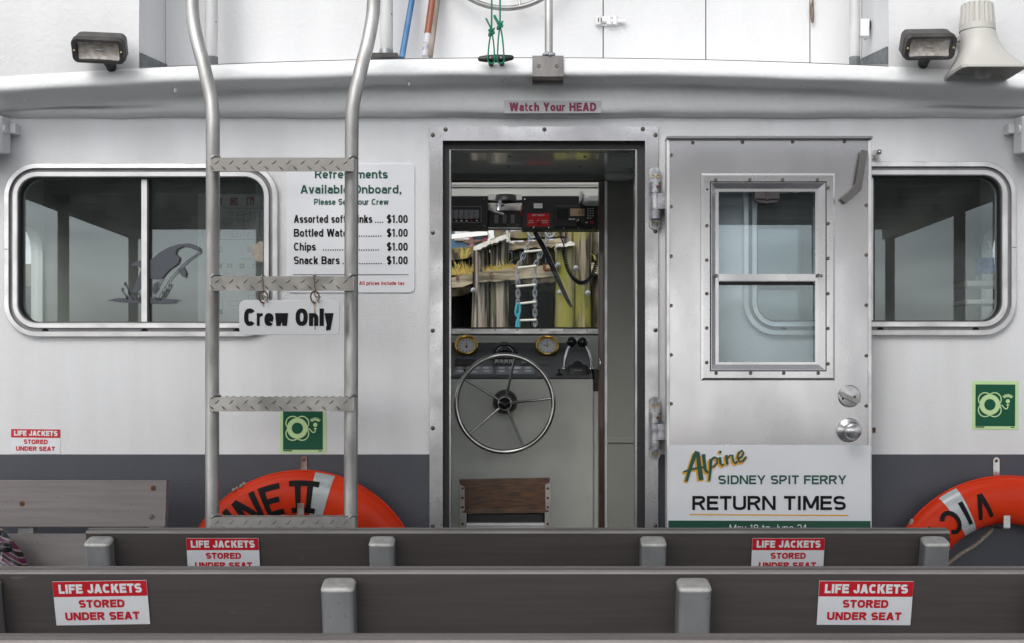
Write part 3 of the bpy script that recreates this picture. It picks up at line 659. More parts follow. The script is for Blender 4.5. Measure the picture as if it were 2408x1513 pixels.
mb.prism([(dx(a), dz(b)) for a, b in q], DY-.017, DY-.0062, 1)
mb.lathe([(.005, 0), (0, .0005)], 2, 10, True, at(2010, 934, DY-.0068)); mb.lathe([(.004, 0), (0, .0005)], 2, 10, True, at(1982, 938, DY-.0068))
mb.build('deadbolt', [mat('worn_steel', (.50, .50, .51), .34, 1, col2=(.38, .38, .39), vs=40), dullsteel, rust], door, bev=.0008)
mb = MB(); mb.lathe([(.040, 0), (.040, .003), (.037, .007), (.018, .010), (.014, .018), (.016, .026), (.024, .034), (.029, .044), (.0295, .050), (.027, .057), (.020, .063), (.010, .066), (.0001, .067)], 0, 36, True, at(1996, 1012, DY))
mb.build('door_knob', mat('satin_steel', (.52, .52, .53), .3, 1), door)
# chrome hold-back on the wall and strike plate beside the door
mb = MB(); mb.lathe([(.016, 0), (.016, .004), (.008, .010), (.006, .05), (.009, .055), (.009, .062), (0, .066)], 0, 16, True, Matrix.Translation((X(2056), 0, Z(365))) @ RX); mb.build('door_holdback', chrome, cab)
MB().box(X(2052), X(2058.5), -.004, -.0005, Z(1018), Z(1006)).build('strike_hole', rust, cab)

# ================================================================== SIGNS AND STICKERS
def sticker_mesh():
    w, h = .0829, .0415; mb = MB()
    mb.rpanel(-w, w, -h, h, -.0008, 0, .001, 0, .0003)
    mb.flat([(-w+.0004, .0125), (w-.0004, .0125), (w-.0004, h-.0004), (-w+.0004, h-.0004)], -.0012, 1)
    mb.text('LIFE JACKETS', -.0725, .0735, .0188, .0172, FL(-.0016), 2, .25)
    mb.text('STORED', -.0395, .0410, -.0085, .0150, FL(-.0014), 1, .255)
    mb.text('UNDER SEAT', -.0655, .0655, -.0318, .0150, FL(-.0014), 1, .255)
    return mb
G = 'life jacket stickers'
s0 = sticker_mesh().build('sticker', [wsign, red, wlet], None, (0, 0, 0))
s0.location = (X(84), -.0005, Z(1038.5)); s0.rotation_euler = (0, math.radians(.6), 0)
tag(s0, 'small red and white life jacket sticker on the white cabin wall above the slate band', 'sticker', G)
LEAN = math.radians(13.5)
def sticker(px, py, y, label, roll=0):
    o = s0.copy(); C.objects.link(o); o.name = 'sticker'; o['label'] = label
    o.location = (X(px, y), y, Z(py, y)); o.rotation_euler = (LEAN, math.radians(roll), 0); return o

# refreshments price board
mb = MB(); mb.rpanel(X(675), X(975.5), Z(689), Z(386), -.004, -.0005, S(12), 0, .001)
f = FL(-.0052)
def tx(t, a, b, zb, cap, m, off=.15): mb.text(t, X(a), X(b), Z(zb), S(cap), f, m, off)
tx('Refreshments', 741, 912, 420.5, 20, 1, .19); tx('Available Onboard,', 707, 945, 456, 20, 1, .19); tx('Please See Your Crew', 739, 914, 482.5, 14, 1, .18)
for zb, a, x1, dots in ((525, 'Assorted soft drinks', 876, (882, 902)), (557.5, 'Bottled Water', 826, (833, 900)), (590, 'Chips', 743, (760, 893)), (622, 'Snack Bars', 799, (806, 899))):
    tx(a, 691.5, x1, zb, 18.5, 2, .185); tx('$1.00', 910, 959, zb, 18.5, 2, .185)
    px = dots[0]
    while px < dots[1]:
        mb.mapped([(X(px), Z(zb)), (X(px+2.6), Z(zb)), (X(px+2.6), Z(zb-2.8)), (X(px), Z(zb-2.8))], f, 2); px += 5.6
mb.mapped([(X(689), Z(647.3)), (X(961), Z(647.3)), (X(961), Z(646)), (X(689), Z(646))], f, 2)
tx('All prices include tax', 845, 951.5, 670.5, 8.5, 3, .18)
o = mb.build('price_board', [wsign, greent, blackl, red], None, (X(825), 0, Z(689)))
tag(o, 'white refreshments price board with green heading on the cabin wall', 'sign')

# head height warning strip
yb = -.0468
mb = MB()
def band(u, v):      # follows the slope of the coaming (about 0.02 m out over its height)
    z0, z1 = Z(270, -.02), Z(205, -.045); t = (v-z0)/(z1-z0); return (u, -.0525-.002*t, v)
mb.add([band(X(1185, -.03), Z(270, -.03)), band(X(1413, -.03), Z(269, -.03)), band(X(1413, -.03), Z(241, -.03)), band(X(1185, -.03), Z(240, -.03))], [(0, 1, 2, 3)], 0)
q = [tuple(p) for p in mb.v[:4]]; mb.add([(x, y+.006, z) for x, y, z in q], [(3, 2, 1, 0)], 0)
mb.add(q+[(x, y+.006, z) for x, y, z in q], [(0, 4, 5, 1), (1, 5, 6, 2), (2, 6, 7, 3), (3, 7, 4, 0)], 0)
bf = lambda u, v: (band(u, v)[0], band(u, v)[1]-.0012, v)
mb.text('Watch Your HEAD', X(1198, -.03), X(1401, -.03), Z(265.3, -.03), S(20, -.03), bf, 1, .24)
o = mb.build('warning_strip', [clearl, magenta], None, (X(1299), -.03, Z(270)))
tag(o, 'clear strip with magenta watch your head lettering above the doorway', 'sign')

# life ring signs
def mes_mesh():
    k = .1545/392; mb = MB(); U = lambda x: (x-989)*k; V = lambda y: (192-y)*k
    mb.rpanel(-.0775, .0775, -.0815, .0815, -.001, 0, .001, 0, .0003)
    mb.flat([(U(818), V(370)), (U(1157), V(370)), (U(1157), V(15)), (U(818), V(15))], -.0015, 1)
    f = FL(-.002); f2 = FL(-.0024)
    for sx in (-1, 1):
        for sz in (-1, 1):
            cx, cy, r = 940+sx*40, 187+sz*45, 57
            mb.stroke([(U(cx+r*math.cos(t*math.pi/14)), V(cy+r*math.sin(t*math.pi/14))) for t in range(29)], 9*k, f, 0)
    mb.mapped([(U(940+88*math.cos(t*math.pi/20)), V(187+88*math.sin(t*math.pi/20))) for t in range(40)], f2, 0)
    mb.mapped([(U(940+48*math.cos(t*math.pi/20)), V(187+48*math.sin(t*math.pi/20))) for t in range(40)], FL(-.0028), 1)
    mb.stroke([(U(a), V(b)) for a, b in ((1022, 190), (1042, 192), (1055, 205), (1066, 218), (1080, 223), (1090, 218), (1093, 205), (1093, 180))], 9*k, f2, 0)
    mb.stroke([(U(1081), V(189)), (U(1105), V(189))], 9*k, FL(-.003), 0)
    mb.mapped([(U(1093+18*math.cos(t*math.pi/10)), V(157+18*math.sin(t*math.pi/10))) for t in range(20)], FL(-.0028), 0)
    for i in range(8):
        a = math.radians(90+(i-3.5)*12.5)
        mb.stroke([(U(1093+36*math.cos(a)), V(157-36*math.sin(a))), (U(1093+62*math.cos(a)), V(157-62*math.sin(a)))], 8*k, f, 0)
    mb.flat([(U(820), V(383)), (U(895), V(383)), (U(895), V(373)), (U(820), V(373))], -.0015, 1)
    mb.flat([(U(1120), V(384)), (U(1150), V(384)), (U(1150), V(376)), (U(1120), V(376))], -.0015, 1)
    return mb
m0 = mes_mesh().build('safety_sign', [lumi, mesg], None, (0, 0, 0)); m0.location = (X(713), -.0005, Z(1009))
tag(m0, 'green life ring and light sign behind the ladder rungs', 'sign', 'green life ring signs')
m1 = m0.copy(); m1.name = 'safety_sign'; C.objects.link(m1); m1.location = (X(2340.5), -.0005, Z(953.5)); m1.rotation_euler = (0, math.radians(.3), 0)
m1['label'] = 'green life ring and light sign on the wall to the right of the open door'

# return times board on the door
DS = -.1195
mb = MB(); mb.rpanel(X(1570.5, DS), X(2047, DS), .2, Z(1047, DS), DS-.003, DS+.0008, S(8), 0, .0012)
sx_ = lambda u: X(1539+u*.36164, DS-.004); sz_ = lambda v: Z(820.9+v*.36164, DS-.004)
fd = FL(DS-.0042)
mb.text('SIDNEY SPIT FERRY', sx_(415), sx_(1248), sz_(880), sz_(822)-sz_(880), fd, 1, .20)
mb.text('RETURN TIMES', sx_(246), sx_(1244), sz_(1048), sz_(956)-sz_(1048), fd, 2, .20)
mb.mapped([(sx_(229), sz_(1081)), (sx_(1260), sz_(1087)), (sx_(1260), sz_(1079)), (sx_(229), sz_(1073))], fd, 3)
mb.mapped([(X(1571.2, DS), .2035), (X(2046.4, DS), .2035), (X(2046.4, DS), Z(1225.3, DS)), (X(1571.2, DS), Z(1224.3, DS))], fd, 4)
mb.text('May 18 to June 24', sx_(488), sx_(992), sz_(1186), sz_(1142)-sz_(1186), FL(DS-.0046), 5, .11)
def alp(dx_, dy_, y, m, grow):
    ff = lambda u, v: (sx_(u+dx_), y, sz_(v+dy_))
    for i, (pts, w) in enumerate([([(207, 862), (228, 790), (248, 730), (268, 676)], [20, 26]), ([(262, 672), (282, 676), (290, 760), (304, 852)], [22, 32]), ([(188, 800), (240, 782), (300, 772), (335, 768)], [12, 16]),
                   ([(318, 684), (324, 740), (332, 790), (350, 806)], [24, 16]), ([(366, 716), (364, 780), (356, 858)], [22, 14]), ([(368, 722), (390, 704), (408, 712), (408, 740), (390, 762), (368, 768)], [16, 10]),
                   ([(424, 704), (429, 745), (440, 758), (452, 748)], [19, 12]), ([(422, 676), (432, 664)], [16, 16]),
                   ([(466, 690), (474, 752)], [19, 17]), ([(472, 716), (490, 692), (506, 690), (512, 730), (524, 744), (538, 732)], [10, 17]),
                   ([(546, 712), (568, 700), (580, 676), (568, 660), (550, 672), (540, 704), (552, 734), (574, 730), (598, 700)], [12, 14])]):
        mb.stroke([(p[0], p[1]) for p in pts], [q+grow for q in w], lambda u, v, i=i: (ff(u, v)[0], y-i*.00008, ff(u, v)[2]), m)
alp(-7, 9, DS-.0042, 3, 8); alp(0, 0, DS-.0056, 1, 0)
o = mb.build('timetable_board', [wsign, greent, blackl, yel, greenb, wlet], None, (X(1808, DS), DS, .2))
tag(o, 'white ferry return times board fixed to the lower half of the open door', 'sign')

# ================================================================== LADDER
lad = thing('boarding_ladder', (X(663, -.37), -.37, 0), 'tall grey aluminium ladder with four tread plate rungs climbing past the roof edge', 'ladder')
yl = -.37; rr_ = S(16.3, yl)
for pts in ([(499, 1990), (499, 1500), (499, 900), (500.5, 500), (500.5, 330), (500, 275), (496, 235), (488, 195), (478, 150), (466, 105), (456, 60), (452, 20), (451, -40), (451, -120)],
            [(824, 1990), (824, 1500), (825.5, 900), (826.5, 500), (827, 330), (828, 275), (832, 235), (841, 195), (852, 150), (864, 105), (873, 60), (878, 20), (879, -40), (879, -120)]):
    P = []
    for px, py in pts:
        yy = yl+.05*max(0, min(1, (300-py)/300)); z = max(.0, Z(py, yy)); P.append((X(px, yy), yy, z))
    MB().tube(smoothpath(P, 6), rr_, 0, 20).build('rail', alut, lad)
yr0, yr1 = yl-.052, yl+.012
random.seed(11)
for k, (t, b) in enumerate(((371, 403), (650, 684), (934.5, 968), (1217, 1250))):
    mb = MB(); x0, x1 = X(495, yr0), X(831, yr0); z0, z1 = Z(b, yr0), Z(t, yr0)
    mb.box(x0, x1, yr0, yr0+.005, z0, z1).box(x0, x1, yr0+.0051, yr1, z1-.005, z1)
    # raised tread diamonds on the face and on the top
    def leaf(cx, cz, ang, top):
        L, w, h = .0112, .0032, .0024; v = []
        for a, b_, c in ((-L, 0, 0), (0, -w, 0), (L, 0, 0), (0, w, 0), (-L*.35, 0, h), (L*.35, 0, h)):
            u = a*math.cos(ang)-b_*math.sin(ang); q = a*math.sin(ang)+b_*math.cos(ang)
            v.append((cx+u, yr0-.0001-c, cz+q) if not top else (cx+u, cz+q, z1+.0001+c))
        mb.add(v, [(0, 1, 5, 4), (1, 2, 5), (2, 3, 5), (3, 0, 4, 5), (0, 4, 1)] if False else [(0, 1, 4), (1, 5, 4), (1, 2, 5), (2, 3, 5), (3, 4, 5), (3, 0, 4)], 0)
    n = 10; st = (x1-x0)/n
    for i in range(n):
        leaf(x0+(i+.45)*st, z0+(z1-z0)*.66, math.radians(42), False)
        if i < n-1 or True: leaf(x0+(i+.93)*st if i < n-1 else x0+.1*st, z0+(z1-z0)*.24, math.radians(-42), False)
        leaf(x0+(i+.5)*st, (yr0+yr1)/2-.008, math.radians(40), True); leaf(x0+(i+.95)*st-(.1*st if i == n-1 else 0), (yr0+yr1)/2+.012, math.radians(-40), True)
    for cx in (x0+.008, x1-.008):
        pts = smoothpath([(cx-.006, yr0+.002, z1-.002), (cx+.001, yr0+.001, z1+.0045), (cx+.009, yr0+.012, z1+.0055), (cx+.016, yr0+.025, z1+.003)], 4); mb.tube(pts, .0045, 1, 8)
    for cx in (x0, x1): mb.tube([(cx, yr0+.004, z0+.002), (cx, yr0+.004, z1)], .0042, 1, 8)
    mb.build('rung', [tread, alut], lad)

# hanging crew sign
yc = yr0-.008
cs = thing('hanging_sign', (X(681, yc), yc, Z(788, yc)), 'small white crew only sign hanging by twine from a ladder rung', 'sign')
mb = MB(); mb.rpanel(X(563, yc), X(799, yc), Z(788, yc), Z(706, yc), yc-.0035, yc, S(15, yc), 0, .001)
fc = FL(yc-.0047)
mb.text('Crew Only', X(574.5, yc), X(785, yc), Z(767, yc), S(41, yc), fc, 1, .25)
for px, py, ln in ((741, 714, 62), (620, 712, 10)):
    mb.mapped([(X(px-3, yc), Z(py, yc)), (X(px+3, yc), Z(py, yc)), (X(px+2, yc), Z(py+ln, yc)), (X(px-1, yc), Z(py+ln, yc))], FL(yc-.0041), 2)
mb.v = mb.v
mb.build('plate', [wsign, blackl, ruststain], cs)
for px in (620, 741):
    cx, cz = X(px, yc), Z(699, yc)
    ring = [(cx+S(9, yc)*math.cos(a), yc-.004+.008*math.cos(a*1), cz+S(14, yc)*math.sin(a)) for a in [i*2*math.pi/20 for i in range(20)]]
    MB().tube(ring, .0022, 0, 8, closed=True).build('ring', rust, cs)
    mb = MB()
    mb.tube(smoothpath([(X(px-4, yc), yr0+.03, Z(650, yc)+.004), (X(px-5, yc), yr0-.003, Z(650, yc)+.003), (X(px-4, yc), yr0-.004, Z(666, yc)), (X(px-2, yc), yr0-.004, Z(684, yc)), (cx, yc-.012, Z(694, yc)), (X(px+9, yc), yc-.012, Z(700, yc)), (X(px+14, yc), yc-.010, Z(699, yc))], 5), .0024, 0, 8)
    mb.tube(smoothpath([(cx, yc-.013, Z(692, yc)), (X(px+5, yc), yc-.014, Z(703, yc)), (X(px+11, yc), yc-.012, Z(713, yc))], 4), .002, 0, 8)
    mb.build('twine', ropew, cs)

# ================================================================== BENCHES
def bench(label, xa, xb, yf, zt, posts, facing=1, m=board, top=None, group='slatted passenger benches'):
    """yf, zt: top edge of the camera-side face of the back; the back leans towards -y"""
    t = thing('bench', ((xa+xb)/2, yf+.2, 0), label, 'bench', group); cl, sl = math.cos(LEAN), math.sin(LEAN)
    P = lambda s, d: (yf+s*sl+d*cl, zt-s*cl+d*sl)
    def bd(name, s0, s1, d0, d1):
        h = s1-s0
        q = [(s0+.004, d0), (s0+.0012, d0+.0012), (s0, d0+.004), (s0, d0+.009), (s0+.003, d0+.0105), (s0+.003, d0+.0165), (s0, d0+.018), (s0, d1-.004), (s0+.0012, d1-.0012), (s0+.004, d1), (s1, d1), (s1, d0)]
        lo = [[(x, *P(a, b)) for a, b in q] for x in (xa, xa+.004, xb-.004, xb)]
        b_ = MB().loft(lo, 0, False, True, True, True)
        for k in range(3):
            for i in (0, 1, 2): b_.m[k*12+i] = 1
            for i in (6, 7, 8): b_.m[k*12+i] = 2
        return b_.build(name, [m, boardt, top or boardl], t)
    bd('backrest', 0, .135, 0, .032); bd('backrest', .165, .30, 0, .032)
    pc = MB()
    for px in posts:
        mb = MB(); x0, x1 = px-.0285, px+.0285
        def ring(s, e=0):
            return [(u, *P(s, v)) for u, v in rrect(x0+e, x1-e, -.0505+e, -.0005-e, .010)]
        b0 = P(.47, -.05)
        lo = [ring(.0085, .006), ring(.0095, .0025), ring(.0125, .0006), ring(.0145, .0)]
        mb.loft(lo, 1, True, True, True, False)
        mb.loft([ring(.0145, .0), ring(.016, -.0006), ring(.018, 0)], 1, True)
        base = [(u, b0[0]+v+.05, .0) for u, v in rrect(x0, x1, -.0505, -.0005, .010)]
        mid = [(u, b0[0]+v+.05, b0[1]) for u, v in rrect(x0, x1, -.0505, -.0005, .010)]
        mb.loft([ring(.018, 0), ring(.45, 0), mid, base], 0, True, True, False, True)
        mb.build('post', [alupost, alucap], t)
    for i in range(3):
        y0 = yf+.10+i*.125
        MB().box(xa, xb, y0, y0+.115, .405, .437).build('seat', m, t, bev=.004)
    for px in posts:
        MB().box(px-.02, px+.02, yf+.09, yf+.45, .365, .4045).box(px-.02, px+.02, yf+.41, yf+.45, 0, .3645).build('leg', alupost, t)
    return t
alupost = mat('post_aluminium', (.46, .47, .48), .38, .7, col2=(.34, .35, .36), vs=18, vstretch=(1, 1, .4), rough2=.5, bump=.08, bs=160, speck=(.25, .24, .23), specs=130, speckt=.7)
alucap = mat('welded_cap', (.68, .67, .65), .5, .4, col2=(.50, .49, .47), vs=45, bump=.25, bs=120)
yb2 = -1.44
bench('second bench from the cabin wall, grey brown slats with four square posts in view', X(201, yb2), X(2234, yb2), yb2, Z(1251, yb2), [X(225.5, yb2-.045), X(896, yb2-.045), X(1538.5, yb2-.045), X(2206, yb2-.045)])
yb1 = -2.15
bench('nearest bench whose whole back shows, spanning the picture with two square posts', -2.2, 2.2, yb1, Z(1345.5, yb1), [X(792, yb1-.045), X(1635.5, yb1-.045), X(792, yb1-.045)-.622, X(1635.5, yb1-.045)+.622])
yb0 = -2.86
bench('closest bench of all, only the pale top edge of its back showing', -2.2, 2.2, yb0, Z(1512, yb0), [-.93, -.31, .31, .93], top=mat('dim_top_sheen', (.15, .136, .132), .5, col2=(.12, .108, .105), vs=9, vstretch=(.5, 5, 9)))  # dimmer top sheen painted into the colour of this back
yv = lambda yf, zt, z: yf+(zt-z)*math.tan(LEAN)-.0012
sticker(525, 1306, -1.4325, 'life jacket sticker on the second bench back below the ladder, lower edge hidden')
sticker(1852.5, 1306, -1.4325, 'life jacket sticker on the second bench back below the open door, lower edge hidden')
sticker(238.5, 1418, -2.139, 'large looking life jacket sticker at the left of the nearest full bench back', -.9)
sticker(2034, 1418.5, -2.139, 'large looking life jacket sticker at the right of the nearest full bench back', .3)

# side bench under the left window, its back boards facing the camera
sb = thing('side_bench', (-1.5, -.3, 0), 'short pale grey slatted bench against the slate wall by the left edge', 'bench')
ys = -.40; cl = .12
def sbd(px1, t, b, y):
    x0, x1 = -2.0, X(px1, y)
    z0, z1 = Z(b, y), Z(t, y)
    mb = MB(); mb.loft([[(x, yy, zz) for yy, zz in ((y, z0), (y-.0, z0+.003), (y+.018, z1-.003), (y+.021, z1), (y+.048, z1-.004), (y+.05, z1-.008), (y+.034, z0), )] for x in (x0, x1)], 0, False, True, True, True)
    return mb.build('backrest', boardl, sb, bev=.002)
sbd(388, 1130.5, 1240, ys); sbd(430, 1257, 1350, ys-.03)
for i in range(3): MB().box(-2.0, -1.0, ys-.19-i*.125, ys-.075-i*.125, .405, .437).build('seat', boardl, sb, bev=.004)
for px in (57, 365):
    x = X(px, ys+.02); MB().box(x-.024, x+.024, ys+.03, ys+.07, .0, Z(1236, ys)).box(x-.02, x+.02, ys-.44, ys+.03, .365, .4045).box(x-.02, x+.02, ys-.44, ys-.40, 0, .3645).build('post', alupost, sb, bev=.003)
f = None
for px, py, mm in ((52, 1185, 0), (360.5, 1148.5, 0), (357, 1216, 1)):
    y = ys-.0006+.018*(1240-py)/110
    p = (X(px, y), y-.001, Z(py, y))
    part0(MB().lathe([(.008, 0), (.0078, .0008), (.0055, .001), (.005, .0004), (.0035, .0004), (.003, .001), (0, .001)], 0, 14, True, RX.copy()), 'screw', rust if not mm else screwm, sb, p)
# bottle and bag standing on the side bench
bt = thing('water_bottle', (X(14, -.62), -.62, .437), 'clear sports bottle with black collar on the side bench', 'bottle')
x, y = X(13, -.62), -.62
T = Matrix.Translation((x, y, .437)); hz = Z(1298, y)-.437
clearp = glass('clear_plastic', (.93, .93, .95), .05)
MB().lathe([(.034, 0), (.036, .01), (.036, hz*.55), (.033, hz*.66), (.036, hz*.78), (.034, hz*.90), (.026, hz*.97), (.017, hz*1.02)], 0, 28, True, T).build('body', clearp, bt)
MB().lathe([(.0185, hz*1.0), (.0195, hz*1.005), (.0195, hz*1.08), (.017, hz*1.09), (0.0001, hz*1.09)], 0, 24, True, T).build('collar', blackg, bt)
MB().lathe([(.011, hz*1.09), (.013, hz*1.13), (.015, hz*1.16), (.012, hz*1.165), (.010, hz*1.21), (.0001, hz*1.215)], 0, 20, True, T).build('cap', clearp, bt)
MB().lathe([(.0365, hz*.2), (.0365, hz*.62)], 0, 28, True, T).build('label_band', mat('bottle_label', (.2, .35, .12), .4, col2=(.6, .6, .3), vs=40), bt)
bm = bpy.data.materials.new('striped_cloth'); bm.use_nodes = True
t = bm.node_tree; n = t.nodes; l = t.links; p = n['Principled BSDF']; p.inputs['Roughness'].default_value = .85
tcn = n.new('ShaderNodeTexCoord'); mpn = n.new('ShaderNodeMapping'); mpn.inputs['Rotation'].default_value = (0, math.radians(-35), 0)
wv = n.new('ShaderNodeTexWave'); wv.wave_type = 'BANDS'; wv.bands_direction = 'Z'; wv.inputs['Scale'].default_value = 15; wv.inputs['Distortion'].default_value = .4
cr = n.new('ShaderNodeValToRGB'); cr.color_ramp.interpolation = 'CONSTANT'; e = cr.color_ramp.elements
e[0].color = (.02, .012, .015, 1); e[1].position = .30; e[1].color = (.40, .33, .30, 1); q = e.new(.66); q.color = (.17, .012, .085, 1)
l.new(tcn.outputs['Object'], mpn.inputs[0]); l.new(mpn.outputs[0], wv.inputs['Vector']); l.new(wv.outputs['Fac'], cr.inputs[0]); l.new(cr.outputs[0], p.inputs['Base Color'])
y = -.535; bx0 = -1.95
ol = [(bx0, .437), (X(66, y), .437), (X(60, y), Z(1330, y)), (X(46, y), Z(1300, y)), (X(20, y), Z(1270, y)), (X(-5, y), Z(1240, y)), (bx0, Z(1225, y))]
mb = MB(); cx = sum(a for a, b in ol)/7; cz = sum(b for a, b in ol)/7; lo = []
for yy, k in ((y+.055, .75), (y+.05, .93), (y+.02, 1.), (y-.01, .98), (y-.03, .85), (y-.036, .6)): lo.append([(cx+(a-cx)*k, yy, max(.437, cz+(b-cz)*k)) for a, b in ol])
mb.loft(lo, 0, True, True, True, True); o = mb.build('bag', bm, None, (cx, y, .437))
tag(o, 'striped magenta, cream and black cloth bag behind the bottle', 'bag')

# ================================================================== LIFEBUOYS
def lifebuoy(px, py, label, letters, band_deg, flip, rot_lab):
    yc = -.075; cx, cz = X(px, yc), Z(py, yc); Rm, a, b = .3195, .0785, .052
    t = thing('lifebuoy', (cx, yc, cz-.4), label, 'lifebuoy', 'orange lifebuoys on the slate wall')
    mb = MB(); lo = []
    sec = [(a*math.copysign(abs(math.cos(q))**.85, math.cos(q)), b*math.copysign(abs(math.sin(q))**.85, math.sin(q))) for q in [i*2*math.pi/28 for i in range(28)]]
    for i in range(97):
        th = 2*math.pi*i/96
        lo.append([(cx+(Rm+u)*math.sin(th), yc-v, cz+(Rm+u)*math.cos(th)) for u, v in sec])
    mb.loft(lo, 0, True); ringmb = mb
    # moulded seam round the outside
    mb = MB(); mb.tube([(cx+(Rm+a-.0005)*math.sin(q), yc-.012, cz+(Rm+a-.0005)*math.cos(q)) for q in [i*2*math.pi/96 for i in range(96)]], .0035, 0, 8, closed=True); mb.build('seam', orange, t)
    def surf(e):
        def fn(u, v):    # u: arc length along the mid circle (clockwise), v: outwards
            th = u/Rm; vv = max(-a*.98, min(a*.98, v)); c = min(1, abs(vv)/a); s = (1-c**(2/.85))**(.85/2)
            return (cx+(Rm+v)*math.sin(th), yc-b*s-e, cz+(Rm+v)*math.cos(th))
        return fn
    for k in range(4):
        c0 = math.radians(band_deg+90*k); mb = MB(); w = .0265; rows = []
        for i in range(9):
            u = Rm*c0-w+2*w*i/8; rows.append([surf(.0012)(u, -a*.97+2*a*.97*j/24) for j in range(25)])
        mb.loft(rows, 0, True, closed=False); mb.build('reflective_tape', tape, t)
    mb = ringmb; fn = surf(.0022)
    H = .041 if flip else .052; st = .018
    G = {'I': [[(0, -1), (0, 1)]], 'N': [[(-.55, -1), (-.55, 1)], [(-.55, 1), (.55, -1)], [(.55, -1), (.55, 1)]], 'E': [[(-.45, -1), (-.45, 1)], [(-.45, .82), (.6, .82)], [(-.45, 0), (.45, 0)], [(-.45, -.82), (.6, -.82)]],
         'P': [[(-.45, -1), (-.45, 1)], [(-.45, .82), (.3, .82), (.5, .6), (.5, .25), (.3, 0), (-.45, 0)]], 'L': [[(-.45, -1), (-.45, 1)], [(-.45, -.82), (.55, -.82)]], 'A': [[(-.65, -1), (0, 1)], [(0, 1), (.65, -1)], [(-.4, -.3), (.4, -.3)]],
         'W': [[(-.36, -.82), (.36+.0, -.82)]], '2': [[(-.36, -.9), (-.36, .9)], [(.36, -.9), (.36, .9)], [(-.85, .85), (.85, .85)], [(-.85, -.85), (.85, -.85)]],
         'V': [[(-.55, 1), (0, -1)], [(0, -1), (.55, 1)]], 'T': [[(0, -1), (0, 1)], [(-.6, .82), (.6, .82)]],
         'C': [[(.6*math.cos(q), .86*math.sin(q)) for q in [math.radians(40+280*i/14) for i in range(15)]]], 'O': [[(.6*math.cos(q), .86*math.sin(q)) for q in [i*2*math.pi/18 for i in range(19)]]],
         'R': [[(-.45, -1), (-.45, 1)], [(-.45, .82), (.3, .82), (.5, .6), (.5, .25), (.3, 0), (-.45, 0)], [(0, 0), (.55, -1)]]}
    for ch, deg in letters:
        u0 = Rm*math.radians(deg)
        for i, pl in enumerate(G[ch]):
            g = (lambda u, v, i=i: (lambda r: (r[0], r[1]-i*.00012, r[2]))(fn(u0+(-u if flip else u), (-v if flip else v)-.004)))
            mb.stroke([(p*H, q*H) for p, q in pl], st if not flip else st*.82, g, 1, sub=6)
    mb.build('ring', [orange, blackl], t)
    # grab line, seized to the ring with small knots
    mb = MB(); P = []
    for k in range(4):
        s0 = math.radians(band_deg+90*k); 
        for i in range(12):
            q = s0+math.radians(90)*i/12; sag = math.sin(math.pi*i/12)
            P.append((cx+(Rm+a-.012)*math.sin(q), yc+.034, cz+(Rm+a-.012)*math.cos(q)))
    mb.tube(P, .0042, 0, 8, closed=True)
    for dg in rot_lab:
        q = math.radians(dg); p0 = Vector((cx+(Rm+a+.003)*math.sin(q), yc-.014, cz+(Rm+a+.003)*math.cos(q)))
        for s in range(3): mb.ball(tuple(p0+Vector((random.uniform(-.006, .006), random.uniform(-.006, .006), random.uniform(-.006, .006)))), .0065, 0, 8, 6)
    mb.build('grab_line', ropew, t)
    return t, cx, cz
random.seed(4)
lifebuoy(711, 1390, 'orange lifebuoy with black capital letters behind the ladder', [('A', -77), ('L', -65), ('P', -53.5), ('I', -42.5), ('N', -31.2), ('E', -16.5), ('2', 2.2)], 11.4, False, (-33, -29, 62, 68))
t2, cx2, cz2 = lifebuoy(2363, 1403, 'orange lifebuoy with upside down lettering at the right edge beyond the second bench', [('V', -16.5), ('I', -27.6), ('C', -38), ('T', -49.5), ('O', -62), ('R', -75), ('I', -85), ('A', -96)], -29.8, True, (-52, 20))
yc = -.03
MB().tube(smoothpath([(X(2334, yc), yc, Z(1238, yc)), (X(2322, yc), yc-.02, Z(1250, yc)), (X(2285, yc), yc-.03, Z(1280, yc)), (X(2244, yc), yc-.03, Z(1306, yc)), (X(2200, yc), yc-.02, Z(1352, yc)), (X(2150, yc), yc-.03, Z(1460, yc))], 6), .0062, 0, 10).build('hanging_line', ropew, t2)
def ring_hook(px, t, py2, q, mm, label):
    h = thing('lifebuoy_bracket', (X(px), 0, Z(t)), label, 'bracket'); ORG[h.name] = (X(px), 0, Z(t))
    mb = MB(); w = S(7.5); x = X(px)
    o = [(x+w*math.cos(i*math.pi/8), Z(t+8)+w*math.sin(i*math.pi/8)) for i in range(9)]+[(x-w, Z(t+60)), (x+w, Z(t+60))]
    mb.prism(o, -.0045, -.0005)
    mb.build('strap', mm, h)
    part0(MB().lathe([(.0055, 0), (.005, .0012), (0, .0014)], 0, 10, True, RX.copy()), 'screw', rust, h, (x, -.0046, Z(t+9)))
    mb = MB(); y = -.15; w = S(8, y)
    x2 = X(q, y); P = [(y, Z(py2, y)), (y, Z(py2+28, y)), (y+.03, Z(py2+34, y)), (-.0005, Z(py2+34, y))]
    mb.loft([[(x2-w, yy, zz), (x2+w, yy, zz), (x2+w, yy+.003, zz-.003), (x2-w, yy+.003, zz-.003)] for yy, zz in P], 0, False, True, True, True)
    mb.build('lip', mm, h, bev=.001)
rusty = mat('rust_streaked_metal', (.36, .33, .31), .45, .6, col2=(.17, .08, .05), vs=22)
ring_hook(715, 1072, 1184, 707, rusty, 'rust streaked metal bracket holding the lifebuoy behind the ladder')
ring_hook(2342, 1075, 1213, 2368, stain, 'bright metal bracket holding the lifebuoy at the right edge')

